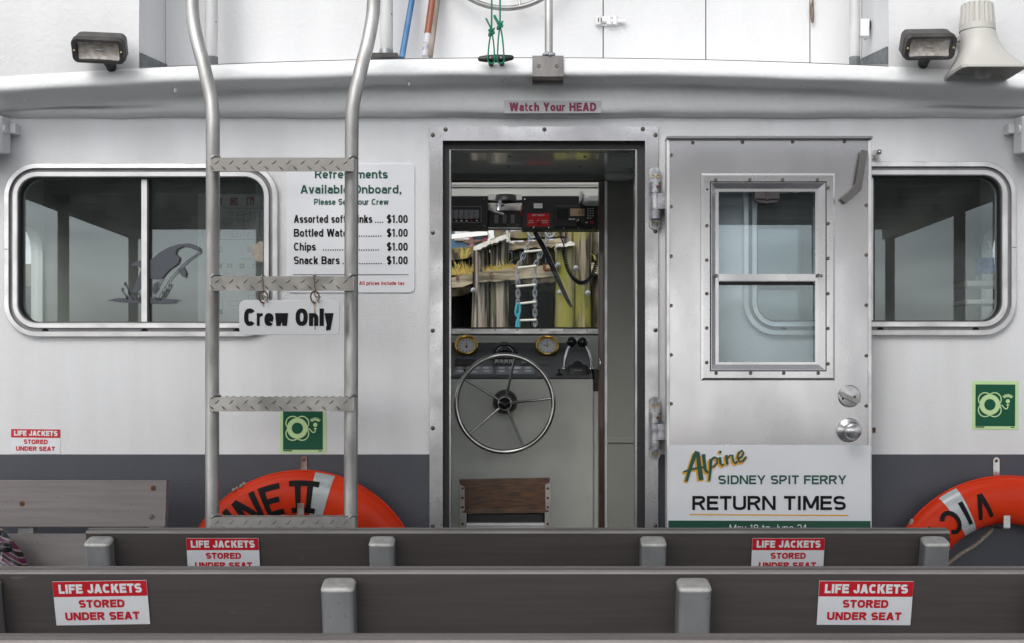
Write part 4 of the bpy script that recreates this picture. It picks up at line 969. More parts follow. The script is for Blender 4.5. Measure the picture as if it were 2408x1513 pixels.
# ================================================================== FLOODLIGHTS, HORN, SIDE LAMPS
def floodlight(px, py, yaw, roll, label):
    y = -.27; c = (X(px, y), y, Z(py, y))
    t = thing('floodlight', (c[0], -.17, c[2]), label, 'floodlight', 'dark floodlights on the white roof edge')
    M = Matrix.Translation(c) @ Matrix.Rotation(math.radians(yaw), 4, 'Z') @ Matrix.Rotation(math.radians(roll), 4, 'Y') @ Matrix.Rotation(math.radians(33), 4, 'X')
    w, h = .083, .041
    def L(e, y, eh=None): return [(a, y, b) for a, b in rrect(-w+e, w-e, -h+(eh if eh is not None else e), h-(eh if eh is not None else e), max(.02-e*.6, .004), 6)]
    mb = MB(); mb.M = M
    mb.loft([L(.012, .075, .006), L(.004, .06, .002), L(.002, .02), L(0, .018), L(0, .012), L(.002, .010), L(.001, -.004), L(.003, -.008)], 0, True, True, True, False)
    mb.loft([L(.003, -.008), L(.016, -.008, .011), L(.018, -.003, .012)], 0, False)
    body = mb.build('housing', floodm, t, bev=0)
    mb = MB(); mb.M = M       # bright reflector bowl
    n = 12; v = []; f = []
    for i in range(n+1):
        for j in range(n+1):
            u, q = -1+2*i/n, -1+2*j/n; v.append((u*(w-.018), .016-.016*(.35*u*u+.65*q*q), q*(h-.012)))
    for i in range(n):
        for j in range(n): f.append((i*(n+1)+j, (i+1)*(n+1)+j, (i+1)*(n+1)+j+1, i*(n+1)+j+1))
    mb.add(v, f, 0, True); mb.tube([(-.010, .010, 0), (.010, .010, 0)], .003, 1, 10); mb.build('reflector', [reflm, lampw], t)
    mb = MB(); mb.M = M; mb.loft([L(.018, -.0045, .012), L(.018, -.001, .012)], 0, False, True, True, True); mb.build('lens', lensglass, t)
    mb = MB(); mb.M = M
    for k in range(14):
        x = -.045+.090*k/13; mb.box(x, x+.0022, .000, .0045, h*.2, h-.014)
    mb.build('lens_ribs', lensglass, t)
    for s in (-1, 1):
        mb = MB(); mb.M = M @ Matrix.Translation((s*(w-.010), -.009, 0)) @ RX; mb.lathe([(.0045, -.001), (.004, .001), (0, .0012)], 0, 10); mb.build('screw', brassd, t)
    mb = MB(); mb.tube(smoothpath([(c[0]+.01, -.165, c[2]-.026), (c[0]+.01, -.20, c[2]-.026), (c[0]+.008, -.23, c[2]-.015)], 4), .011, 0, 12)
    mb.lathe([(.017, 0), (.015, .005), (.010, .008)], 0, 16, True, Matrix.Translation((c[0]+.01, -.165, c[2]-.026)) @ RX); mb.build('mount', floodm, t)
floodlight(231, 120, 3, 2, 'dark floodlight on the white roof edge left of the ladder')
floodlight(2187, 112, 2, -1.5, 'dark floodlight beside the beige loudspeaker horn')

hx, hy = X(2313, -.25), -.255
zt, zm = Z(9, -.25), Z(176, -.25)
hn = thing('horn_loudspeaker', (hx, hy, zm), 'beige horn loudspeaker pointing down beside a dark floodlight', 'loudspeaker')
def sqc(w, p, z, n=40, cx=0):       # superellipse ring: p=2 circle, larger = squarer
    o = []
    for i in range(n):
        a = 2*math.pi*(i+.5)/n; c, s = math.cos(a), math.sin(a)
        r = (abs(c)**p+abs(s)**p)**(-1/p); o.append((hx+cx+w*r*c, hy+w*r*s, z))
    return o
hh = zt-zm; mb = MB(); lo = []
neck = -.022
for q, w, p in ((1.0, .040, 2), (.985, .046, 2), (.965, .049, 2), (.55, .0525, 2)): lo.append((q, w, p))
mb.loft([sqc(w, p, zm+hh*q, cx=neck*min(1, q*1.6)) for q, w, p in ((.60, .0535, 2), (.585, .0545, 2), (.50, .056, 2.1), (.38, .061, 2.5), (.28, .069, 3.2), (.19, .080, 4.5), (.11, .091, 7), (.05, .098, 10), (.035, .1015, 12))], 0, True)
mb.loft([sqc(.1015, 12, zm+hh*.035), sqc(.1025, 12, zm+hh*.01), sqc(.1015, 12, zm), sqc(.097, 12, zm)], 0, False)
mb.loft([sqc(w, p, zm+hh*q, cx=neck*min(1, q*1.6)) for q, w, p in ((.0, .097, 12), (.06, .090, 8), (.16, .074, 5), (.30, .058, 3), (.45, .05, 2), (.5, .01, 2))], 0, True)
mb.build('flare', hornm, hn)
mb = MB(); T = Matrix.Translation((hx+neck, hy, zm+hh*.60))
R0 = lambda q, r: [(hx+neck+r*math.cos(2*math.pi*i/72), hy+r*math.sin(2*math.pi*i/72), zm+hh*q) for i in range(72)]
def Rr(q, r, dip): return [(hx+neck+(r-(dip if i % 4 == 0 else 0))*math.cos(2*math.pi*i/72), hy+(r-(dip if i % 4 == 0 else 0))*math.sin(2*math.pi*i/72), zm+hh*q) for i in range(72)]
mb.loft([R0(.60, .0535), R0(.605, .0555), R0(.69, .0545), Rr(.70, .0545, .004), Rr(.96, .050, .004), R0(.975, .0485), R0(.995, .043), R0(1., .036)], 0, False, True, False, True)
mb.build('driver_cap', hornm, hn)
T = Matrix.Translation((hx-.004, hy, zm+.045)) @ Matrix.Rotation(math.radians(180), 4, 'X')
MB().lathe([(.026, 0), (.027, .03), (.025, .047), (.019, .054), (.017, .051), (.012, .051), (.010, .056), (.0001, .057)], 0, 28, True, T).build('plug', hornm, hn)
mb = MB(); xa = X(2255, -.2); mb.box(xa-.002, xa+.003, -.28, -.172, Z(185, -.2)+.12, Z(85, -.2)).box(xa-.012, xa+.05, -.176, -.1725, Z(170, -.2)+.10, Z(85, -.2)); mb.build('bracket', hornm, hn, bev=.001)

def side_lamp(xi, s, label):
    t = thing('wall_lamp', (xi-s*.1, -.08, Z(360, -.1)), label, 'lamp', 'white box lamps at the wall ends')
    y0, y1 = -.135, -.035; z0, z1 = Z(359, y0), Z(266, y0); e = xi-s*.26
    mb = MB()
    mb.loft([[(e, y1, z1), (xi, y1, z1+.002), (xi, y1, z0+.012), (e, y1, z0+.012)], [(e, y0+.03, z1), (xi, y0+.03, z1-.004), (xi, y0+.03, z0+.002), (e, y0+.03, z0)], [(e, y0, z1-.012), (xi-s*.016, y0, z1-.014), (xi-s*.010, y0, z0+.001), (e, y0, z0)]], 0, False, True, True, True)
    mb.build('housing', lampw, t, bev=.004)
    mb = MB(); a, b = sorted((xi+s*.001, xi+s*.022)); mb.box(a, b, -.05, -.0005, Z(320, 0), Z(297, 0)); mb.lathe([(.016, 0), (.016, .004), (0, .005)], 0, 16, True, Matrix.Translation((xi, -.085, Z(306, -.08))) @ Matrix.Rotation(math.radians(90*s), 4, 'Y'))
    mb.build('bracket', lampw, t, bev=.002)
side_lamp(-1.672, 1, 'white box lamp cut by the left edge of the picture under the roof lip')
side_lamp(1.672, -1, 'white box lamp cut by the right edge of the picture below the horn')

# ================================================================== ROOF EDGE FITTINGS
st = thing('stanchion', (X(1289, -.18), -.18, Z(193, -.18)), 'metal pipe stanchion welded to a plate bent over the roof edge', 'stanchion')
mb = MB(); y = -.180; xa, xb = X(1252, y), X(1325, y)
P = [(.02, Z(128, y)), (y+.012, Z(129, y)), (y, Z(132, y)), (y, Z(180, y)), (y+.006, Z(188, y)), (y+.02, Z(192, y)), (y+.05, Z(192, y))]
mb.loft([[(xa, a, b), (xb, a, b), (xb, a+.004, b-.001), (xa, a+.004, b-.001)] for a, b in P], 0, False, True, True, True)
mb.build('plate', mat('brushed_plate', (.20, .19, .185), .42, .85, col2=(.12, .112, .11), vs=24, vstretch=(1, 1, .25), speck=(.6, .6, .6), specs=90, speckt=.72), st, bev=.001)
MB().tube([(X(1290.5, -.165), -.165, Z(131, -.165)), (X(1290.5, -.165), -.165, Z(-150, -.165))], S(9.6, -.165), 0, 18).build('pipe', alut, st)
mb = MB()
random.seed(2)
for i in range(14):
    a = i*2*math.pi/14; mb.ball((X(1290.5, -.165)+.0155*math.cos(a), -.165+.0155*math.sin(a), Z(131, -.165)+random.uniform(-.002, .004)), .0065, 0, 8, 6)
mb.build('weld', galv, st)
for px in (1267, 1309):
    part0(MB().lathe([(.0055, 0), (.0055, .003), (.004, .0045), (.0025, .003), (0, .003)], 0, 12, True, RX.copy()), 'screw', screwm, st, (X(px, y), y-.0, Z(155, y)))
cl = thing('rope_cleat', (X(1166, -.18), -.18, Z(150, -.18)), 'black plastic cleat with green cord made fast on the roof edge', 'cleat')
y = -.205
mb = MB(); Q = [(1124, 139, 3), (1128, 139, 6), (1145, 138.5, 8.5), (1166, 138, 9.5), (1187, 137.5, 8.5), (1204, 136, 6), (1208, 136, 3)]
mb.loft([[(X(px, y), y+.012*math.cos(a)*r/9.5, Z(py, y)+S(r, y)*math.sin(a)) for a in [i*2*math.pi/14 for i in range(14)]] for px, py, r in Q], 0, True, True, True, True)
mb.tube([(X(1154, y), y, Z(142, y)), (X(1154, y), -.17, Z(146, y))], .008, 0, 10); mb.tube([(X(1180, y), y, Z(141, y)), (X(1180, y), -.17, Z(145, y))], .008, 0, 10)
mb.build('horn', black, cl)
for px in (1154, 1179): part0(MB().lathe([(.0055, 0), (.005, .0015), (0, .0015)], 0, 12, True, RX.copy()), 'screw', screwm, cl, (X(px, y), y-.0115, Z(138.5, y)))
def cord(k0, kx, ky, tail, loops, label):
    t = thing('green_cord', (X(kx, y), y, Z(150, y)), label, 'rope', 'green cords tied to the cleat')
    r = .0028
    mb = MB(); mb.tube(smoothpath([(X(k0, y), y-.005, Z(-160, y)), (X(k0, y), y-.005, Z(-10, y)), (X((k0+kx)/2, y), y-.006, Z(ky*.5, y)), (X(kx, y), y-.006, Z(ky, y))], 8), r, 0, 8)
    for lx in loops:
        mb.tube(smoothpath([(X(kx, y), y-.006, Z(ky, y)), (X((kx+lx)/2+(1 if lx > kx else -1), y), y-.010, Z((ky+135)/2-6, y)), (X(lx, y), y-.014, Z(133, y)), (X(lx, y), y-.012, Z(146, y)), (X(sum(loops)/2, y), y-.008, Z(152, y))], 6), r*.9, 0, 8)
    mb.build('line', ropeg, t)
    mb = MB(); random.seed(int(kx))
    cxk, czk = X(kx, y), Z(ky, y)
    for q in range(3):
        ring = [(cxk+.0085*math.cos(a)*(1 if q != 1 else .7), y-.008+.007*math.sin(a+q), czk+.006*(q-1)+.004*math.sin(a*2+q)+.004*math.cos(a)) for a in [i*2*math.pi/16 for i in range(16)]]
        mb.tube(ring, r, 0, 8, closed=True)
    mb.tube(smoothpath([(cxk, y-.010, czk)]+[(X(a, y), y-.012, Z(b, y)) for a, b in tail], 5), r, 0, 8)
    mb.build('knot', ropeg, t)
cord(1156.5, 1156, 77, [(1153, 66), (1147, 54), (1143, 46)], (1148, 1163), 'green cord with its knot just above the left end of the cleat')
cord(1176, 1176, 61, [(1169, 54), (1163, 44), (1163, 39), (1167, 46), (1175, 58)], (1170, 1185), 'green cord with a looped knot above the right end of the cleat')

# ================================================================== UPPER DECK
y = .17
uc = thing('upper_locker', (0, y, 2.26), 'tall white locker with panel seams and a hasp on the upper deck', 'locker')
mb = MB(); zt_ = 3.0; e = .0016
segs = [XL-.0008, X(1418.5, y), X(1660, y), X(1905, y), XR-.0012]
mb.box(-1.206, 1.218, y+.012, y+.36, 2.2, zt_)
mb.build('body', dark, uc)
for a, b in zip(segs[:-1], segs[1:]):
    MB().box(a+e if a > -1.2 else a+.0012, b-e if b < 1.2 else b, y, y+.011, 2.2, zt_).build('panel', upaint, uc, bev=.0015)
mb = MB(); yy = y-.002
mb.prism([(X(a, yy), Z(b, yy)) for a, b in [(1402, 40), (1450, 40), (1457, 44), (1460, 51), (1457, 58), (1450, 62), (1402, 62), (1399, 58), (1399, 44)]], yy-.004, yy)
mb.tube([(X(1409, yy), yy-.012, Z(51, yy)), (X(1470, yy), yy-.012, Z(53, yy))], .007, 0, 10)
for a in (1407, 1432, 1446): mb.tube([(X(a, yy), yy-.012, Z(42, yy)), (X(a, yy), yy-.012, Z(60, yy))], .010, 0, 10)
for a in (1405, 1412): mb.box(X(a, yy), X(a+2, yy), yy-.0235, yy-.0225, Z(56, yy), Z(46, yy), 1)
mb.build('hasp', [lampw, dark], uc)
y = .16
mb = MB(); mb.tube(smoothpath([(X(1912, y), y, Z(-80, y)), (X(1911, y), y-.003, Z(-5, y)), (X(1906, y), y-.004, Z(20, y)), (X(1909, y), y-.004, Z(52, y)), (X(1912, y), y-.004, Z(46, y)), (X(1911, y), y-.004, Z(10, y)), (X(1909, y), y-.002, Z(-80, y))], 6), .003, 0, 8)
o = mb.build('brown_cord', mat('brown_cord', (.18, .12, .08), .8), None, (X(1909, y), y, Z(52, y))); tag(o, 'thin brown cord loop hanging on the white upper locker', 'cord')
def post(px, w, yb, pyb, label, foot=False):
    t = thing('rail_post', (X(px, yb), yb, Z(pyb, yb)), label, 'post', 'upper deck rail posts'); x = X(px, yb); hw = S(w/2, yb)
    mb = MB(); z0 = Z(pyb, yb)-.03
    mb.tube([(x, yb, z0), (x, yb, 3.0)], hw, 0, 16); mb.build('tube', capwhite, t)
    mb = MB(); mb.tube([(x, yb, z0-.01), (x, yb, z0+.055)], hw+.0012, 0, 16); mb.build('base_sleeve', patch if not foot else galv, t)
    if foot: MB().box(x-hw-.04, x+hw+.02, yb-.05, yb+.05, Z(pyb, yb)-.012, Z(pyb, yb)+.002).build('foot_plate', floodm, t)
    return t, x, hw
post(497, 30, .05, 152, 'pale scuffed round post on the upper deck just right of the left ladder rail')
post(908.5, 31, .05, 134, 'pale stained post on a dark foot plate beside the blue pole', True)
t, x, hw = post(2010, 24, .05, 152, 'slim grey post held by a bracket at the right of the upper deck')
mb = MB(); y = .05
mb.box(x+hw-.002, X(2040, y), y-.02, y+.02, Z(88, y), Z(48, y)); mb.prism([(X(a, y), Z(b, y)) for a, b in [(2036, 42), (2058, 40), (2064, 46), (2064, 72), (2056, 82), (2036, 92)]], y+.021, y+.029)
mb.box(X(2062, y), XR, y+.0, y+.03, Z(70, y), Z(45, y))
mb.build('bracket', fibre, t, bev=.002)
# poles and paddle leaning on the locker
def leaner(name, a, b, yb, yt, r, m, label, cat):
    t = [(X(a[0], yb), yb, Z(a[1], yb)), (X(b[0], yt), yt, Z(b[1], yt))]
    mb = MB(); mb.tube(t, r, 0, 14); o = mb.build(name, m, None, t[0]); return tag(o, label, cat)
leaner('blue_pole', (945, 136), (979, -60), .07, .14, .0105, bluep, 'scuffed blue pole leaning among the poles on the upper deck', 'pole')
leaner('wooden_pole', (1011, 134), (1036, -60), .07, .14, .0105, oldwood, 'worn bare wooden pole beside the red brown paddle handle', 'pole')
pd = thing('paddle', (X(1000, .07), .07, Z(134, .07)), 'paddle handle, red brown above and white with a worn label below', 'paddle')
y = .07; A = Vector((X(999, y), y, Z(134, y))); B = Vector((X(1026, .14), .14, Z(-60, .14))); mid = A+(B-A)*.27
MB().tube([tuple(mid), tuple(B)], .0135, 0, 14).build('shaft', brownp, pd)
MB().tube([tuple(A), tuple(mid)], .0125, 0, 14).build('grip', mat('white_worn_grip', (.6, .6, .62), .5, col2=(.45, .45, .5), vs=30, vstretch=(1, 1, .3), speck=(.08, .1, .35), specs=60, speckt=.66), pd)
a = (B-A).normalized(); q = A+(B-A)*.06
MB().tube([tuple(q), tuple(A+(B-A)*.16)], .0128, 0, 14).build('label_patch', mat('faded_label', (.62, .58, .25), .5, col2=(.2, .22, .5), vs=70), pd)
# upper helm wheel: only the bottom of the rim shows
y = .11
uw = thing('upper_steering_wheel', (X(1190, y), y, Z(-148, y)), 'bright steel wheel rim hanging into the top of the picture', 'steering wheel')
cx, cz, R = X(1190, y), Z(-148, y), S(168, y)
MB().tube([(cx+R*math.sin(q), y, cz+R*math.cos(q)) for q in [i*2*math.pi/96 for i in range(96)]], S(6.2, y), 0, 14, closed=True).build('rim', dullsteel, uw)
for k in range(5):
    q = math.radians(168-72*k+.5); MB().tube([(cx+R*math.sin(q), y, cz+R*math.cos(q)), (cx+.05*math.sin(q), y, cz+.05*math.cos(q))], .005, 0, 10).build('spoke', stain, uw)
MB().lathe([(.05, -.02), (.05, .02), (.02, .03), (0, .03)], 0, 24, True, Matrix.Translation((cx, y, cz)) @ RX).tube([(cx, y+.02, cz), (cx, .169, cz)], .025).build('hub', stain, uw)

# ================================================================== CANOPY over the benches, reflected in the windows
cn = thing('canopy', (0, -2.5, 0), 'dark lined canopy on posts over the benches', 'canopy')
zc = EYE+.99
MB().box(-2.4, 2.4, -3.87, -1.16, zc, zc+.04).build('roof', canm, cn)
for i in range(9): MB().box(-2.38, 2.38, -3.8+i*.31, -3.76+i*.31, zc-.035, zc-.0005).build('batten', canm, cn)
for sx in (-2.36, 2.36): MB().box(sx-.03, sx+.03, -3.87, -1.17, zc-.09, zc-.0005).build('side_beam', canp, cn)
for sx in (-2.36, 2.36):
    for yy in (-1.25, -2.5, -3.8): MB().tube([(sx, yy, 0), (sx, yy, zc-.0905)], .03, 0, 14).build('post', canp, cn)

# ================================================================== WHEELHOUSE
y0c, y1c = 1.0, 1.36
hc = thing('helm_console', (0, 1.2, 0), 'pale grey helm console with a dark sloping dash under the windscreen', 'helm console')
cxr = X(1395, y0c); zf, zb = Z(885, y0c), Z(822, y1c)
mb = MB(); mb.box(-.75, cxr, y0c, 1.58, 0, zf-.012); mb.box(-.75, X(1407, 1.02), 1.02, 1.58, 0, Z(921, 1.02))
mb.box(-.75, .72, y1c+.012, 1.5, 0, Z(790, y1c+.012))
mb.build('cabinet', consm, hc, bev=.003)
sl = lambda yy: zf+(zb-zf)*(yy-y0c)/(y1c-y0c)
mb = MB(); xe = X(1393, y0c)
mb.loft([[(x, y0c-.004, zf-.010), (x, y0c-.004, zf), (x, y1c, zb), (x, y1c+.011, zb+.03), (x, y1c+.011, zf-.010)] for x in (-.75, xe)], 0, False, True, True, True)
mb.build('dash', dash, hc, bev=.001)
def OD(px, py):      # point of the dash top seen at a pixel
    # intersect the view ray with the sloping dash plane
    a = (px-1204)/F; c = (900-py)/F; k = (zb-zf)/(y1c-y0c)
    d = (zf-1.2-k*(y0c+4.5))/(c-k); return (a*d, d-4.5, 1.2+c*d)
nrm = Vector((0, -(zb-zf), y1c-y0c)).normalized()
def OQ(pts, off): return [tuple(Vector(OD(*p))+nrm*off) for p in pts]
def dpanel(name, pts, off, m, th=.003):
    t = OQ(pts, off+th); b = OQ(pts, off); mb = MB(); mb.loft([b, t], 0, False, True, True, True); return mb.build(name, m, hc)
grey2 = mat('panel_grey', (.16, .165, .17), .4); lcd = mat('pale_gauge', (.66, .68, .71), .2)
for a in (1068, 1166):
    dpanel('gauge_panel', [(a, 883.5), (a+91, 882.5), (a+90, 863.5), (a+3, 864)], .0005, grey2, .004)
    for cx, cy, rx, ry in ((a+14, 868.5, 8, 2), (a+14, 876, 8, 2.2), (a+45, 868.5, 15, 3), (a+45, 877.5, 9, 2), (a+75, 868.5, 8.5, 2), (a+76, 876, 9, 2)):
        mb = MB(); mb.add(OQ([(cx+rx*math.cos(i*math.pi/10), cy+ry*math.sin(i*math.pi/10)) for i in range(20)], .0056), [tuple(range(20))]); mb.build('gauge', lcd, hc)
dpanel('blank_plate', [(1257, 860), (1296, 860), (1294, 847), (1257, 847)], .0005, dash, .003)
dpanel('switch_plate', [(1158, 860.5), (1210, 860.5), (1208, 853), (1160, 853)], .0005, dash, .003)
dpanel('switch_plate', [(1222, 860.5), (1246, 860.5), (1245, 853), (1224, 853)], .0005, dash, .003)
for px in (1164, 1175, 1186, 1197, 1229, 1237):
    p = Vector(OD(px+4, 857)); w = S(4.4, p.y)
    MB().box(p.x-w, p.x+w, p.y-.004, p.y+.012, p.z, p.z+.020).box(p.x-w*.6, p.x+w*.6, p.y-.012, p.y-.0045, p.z+.002, p.z+.007, 1).build('rocker_switch', [paper, blackg], hc, bev=.001)
p = Vector(OD(1095, 858)); mb = MB()
mb.box(p.x-.045, p.x+.047, p.y-.02, p.y+.03, p.z-.004, p.z+.022)
for r_ in range(2):
    for k in range(3): mb.box(p.x-.042+k*.029, p.x-.042+k*.029+.026, p.y-.012+r_*.02, p.y+.004+r_*.02, p.z+.0225, p.z+.030, 1)
mb.build('key_pad', [black, mat('dull_key', (.06, .07, .14), .3)], hc, bev=.001)
for px, py in ((1093, 886), (1330-.0, 990)):
    if py < 900:
        for q in (1093, 1330.5):
            if q > 1300: q = 1328.5-14
            p = Vector(OD(q, 882)); MB().lathe([(.016, 0), (.014, .006), (.004, .008), (.004, .02), (.007, .022), (0, .026)], 0, 18, True, Matrix.Translation(p)).build('pull_knob', blackg, hc)

def clockface(px, py, label, cat, name, hands):
    y = 1.30; s = S(1, y); c = Vector((X(px, y), y, Z(py, y)))
    t = thing(name, tuple(c), label, cat, 'brass instruments on the dash')
    tilt = math.radians(90-30); M = Matrix.Translation(c) @ Matrix.Rotation(tilt, 4, 'X')
    k = s*26
    mb = MB(); mb.M = M @ Matrix.Rotation(0, 4, 'Z')
    mb.lathe([(k*1.02, -.040), (k*1.06, -.036), (k*1.0, -.030), (k*.95, -.022), (k*.93, -.006), (k*1.0, -.002), (k*1.05, .006), (k*1.02, .014), (k*.92, .0165), (k*.82, .010), (k*.77, .002)], 0, 40)
    mb.build('case', brass, t)
    mb = MB(); mb.M = M; mb.lathe([(k*.80, .0028), (0, .003)], 0, 40)
    for i in range(12):
        a = i*math.pi/6; ca, sa = math.cos(a), math.sin(a); r0, r1 = k*.56, k*.68; w = k*.025
        mb.add([(r0*ca-w*sa, r0*sa+w*ca, .003), (r1*ca-w*sa, r1*sa+w*ca, .003), (r1*ca+w*sa, r1*sa-w*ca, .003), (r0*ca+w*sa, r0*sa-w*ca, .0036)], [(0, 1, 2, 3)], 1)
    for a, L, w in hands:
        a = math.radians(a); ca, sa = math.cos(a), math.sin(a)
        mb.add([(-w*k*sa*-1, -w*k*ca, .0042), (L*k*ca, L*k*sa, .0042), (-w*k*sa, w*k*ca, .0042)], [(0, 1, 2)], 1)
    mb.lathe([(k*.10, .0045), (k*.08, .0075), (0, .008)], 2, 16)
    mb.build('dial', [dialm, blackl, brass], t)
    mb = MB(); w = S(26, y); yb = 1.35
    mb.box(X(px-27, y), X(px+25, y), yb-.02, yb, Z(py+25, y), Z(py-14, y)); mb.build('mount', rubber, t, bev=.002)
clockface(1097, 814, 'left of the two brass round instruments on the dash, a barometer', 'barometer', 'brass_barometer', [(88, .5, .05), (-100, .3, .12), (-80, .3, .12)])
clockface(1287, 815, 'brass ship clock on the dash beside the throttle levers', 'clock', 'brass_clock', [(92, .68, .04), (160, .5, .06)])
y = 1.25
cp = thing('compass', (X(1187, y), y, Z(850, y)), 'black domed compass half hidden by the top of the steering wheel', 'compass')
c = Vector((X(1187, y), y, Z(838, y)))
MB().lathe([(.066, -.012), (.068, .0), (.060, .008)], 0, 32, True, Matrix.Translation(c)).build('base', black, cp)
MB().ball(tuple(c+Vector((0, 0, .004))), S(24, y), 0, 28, 16, (1, 1, .92)).build('dome', blackg, cp)
mb = MB(); R = S(29, y); P = [(c.x+R*math.cos(a), y+.02, c.z+R*.95*math.sin(a)) for a in [i*math.pi/20 for i in range(21)]]
mb.tube(P, .006, 0, 10).box(c.x-.016, c.x+.016, y+.005, y+.035, c.z+R*.93, c.z+R*.93+.012); mb.build('hood', black, cp)
# throttle
y = 1.08
th = thing('throttle_control', (X(1357, y), y, Z(884, y)), 'black twin throttle control with bright curved levers and ball knobs', 'throttle')
def TB(pts, y0, y1): return [[(X(a, y), yy, Z(b, y)) for a, b in pts] for yy in (y0, y1)]
mb = MB(); cx = X(1358, y)
z = lambda p: Z(p, y)
lo = []
for py, w, d0, d1 in ((884, .047, -.06, .06), (880, .047, -.06, .06), (864, .044, -.056, .055), (859, .041, -.048, .05), (857, .028, -.04, .045), (852, .023, -.03, .03), (848, .014, -.018, .02), (846, .003, -.003, .006)):
    lo.append([(cx+u, y+v, z(py)) for u, v in rrect(-w, w, d0, d1, min(w, .014), 5)])
mb.loft(lo, 0, True, True, True, True); mb.build('body', black, th)
mb = MB(); mb.tube([(X(1326, y), y, z(868)), (X(1390, y), y, z(868))], .010, 0, 16); mb.build('axle', black, th)
for s, kx, ky, bx2 in ((-1, 1344, 804, 1327), (1, 1370, 805, 1389)):
    mb = MB(); mb.tube(smoothpath([(X(bx2, y), y, z(874)), (X(bx2, y), y-.0, z(860)), (X(bx2+(3 if s < 0 else -2), y), y-.002, z(840)), (X(bx2+(9 if s < 0 else -9), y), y-.002, z(820)), (X(kx, y), y-.002, z(807))], 6), [.0062]*25, 0, 12)
    mb.ball((X(bx2, y), y, z(868)), .0125, 0, 14, 10); mb.tube([(X(bx2, y), y, z(878)), (X(bx2, y), y, z(866))], .0095, 0, 12); mb.build('lever', stain, th)
    MB().ball((X(kx, y), y-.002, z(ky)), S(12.6, y), 0, 24, 16).build('knob', blackg, th)
w_ = MB().text('MARINE', X(1349, y), X(1367, y), z(872.8), S(2.6, y), FL(y-.0615), 0, .16); w_.build('lettering', paper, th)
# small dark unit beside the console
y = 1.03
o = MB().box(X(1396, y), X(1407, y), y-.01, y+.1, Z(921, y)+.001, Z(868, y)).build('cabinet_radio', black, hc, bev=.003)
MB().ball((X(1399.5, y), y-.0105, Z(897, y)), .0035, 0, 10, 6).build('indicator', red, hc)

# steering wheel
y = .78
sw = thing('steering_wheel', (X(1187, y), y, Z(949, y)), 'large stainless steering wheel with five spokes on the console', 'steering wheel')
cx, cz, R = X(1187, y), Z(949.5, y), S(114, y)
MB().tube([(cx+R*math.sin(q), y+.015*math.cos(q)*0, cz+R*math.cos(q)) for q in [i*2*math.pi/120 for i in range(120)]], S(5.6, y), 0, 16, closed=True).build('rim', wheelm, sw)
for dg in (77.6, 6, -66.5, 220.5, 148.8):
    a = math.radians(dg); MB().tube([(cx+.03*math.cos(a), y+.03, cz+.03*math.sin(a)), (cx+R*.5*math.cos(a), y+.018, cz+R*.5*math.sin(a)), (cx+R*math.cos(a), y, cz+R*math.sin(a))], S(3.1, y), 0, 12).build('spoke', wheelm, sw)
T = Matrix.Translation((cx, y+.03, cz)) @ RX
MB().lathe([(.026, -.01), (.0285, .005), (.027, .014), (.024, .016)], 0, 28, True, T).build('hub', stain, sw)
MB().lathe([(.024, .0155), (.023, .019), (.008, .0195), (.0078, .022), (.0055, .0225), (.0035, .020), (0, .0195)], 0, 28, True, T).build('hub_cap', blackg, sw)
MB().tube([(cx, y+.03, cz), (cx, y0c-.02, cz)], .012, 0, 16).build('shaft', stain, sw)
MB().lathe([(.050, 0), (.050, .012), (.043, .03), (.040, .05), (.034, .055)], 0, 32, True, Matrix.Translation((cx, y0c-.0005, cz+.004)) @ RX).build('helm_pump', black, sw)

# helm seat
y = .42
hs_ = thing('helm_chair', (X(1188, y), y, 0), 'folding helm seat with a varnished wooden back between metal brackets', 'seat')
MB().prism([(X(a, y), Z(b, y)) for a, b in [(1080.5, 1128), (1293, 1124), (1291.5, 1206), (1084, 1209)]], y, y+.022).build('backrest', wood, hs_, bev=.004)
for k, pts in enumerate(([(1080, 1128), (1082, 1140), (1092, 1145), (1093, 1200), (1085, 1205), (1097, 1207), (1097, 1420), (1082, 1420)], [(1294, 1124), (1292, 1136), (1282, 1141), (1283, 1197), (1292, 1204), (1281, 1206), (1281, 1420), (1296, 1420)])):
    mb = MB(); mb.prism([(X(a, y), Z(b, y)) for a, b in pts], y-.0045, y-.0005); xa = X(1081 if k == 0 else 1293.5, y)
    mb.box(xa-.003, xa+.003, y-.004, y+.06, Z(1420, y), Z(1140, y)); b_ = mb.build('bracket', tread, hs_, bev=.0008)
    for py in (1149, 1171, 1193, 1232):
        part0(MB().lathe([(.0048, 0), (.004, .002), (0, .0028)], 0, 12, True, RX.copy()), 'screw', rust, b_, (X((1088 if k == 0 else 1288), y), y-.0046, Z(py, y)))
MB().box(X(1096, y), X(1282, y), y+.03, y+.30, Z(1420, y), Z(1208, y)).build('seat', black, hs_, bev=.006)
mb = MB(); mb.box(X(1097, y), X(1281, y), y+.008, y+.029, Z(1237, y), Z(1231, y)); mb.build('rail', walu, hs_)
MB().box(X(1097, y), X(1281, y), y+.012, y+.0285, Z(1420, y), Z(1237.5, y)).build('seat_base', consm, hs_)
for sx in (X(1090, y), X(1288, y)): MB().box(sx-.015, sx+.015, y, y+.28, 0, Z(1420, y)-.001).build('leg', tread, hs_)

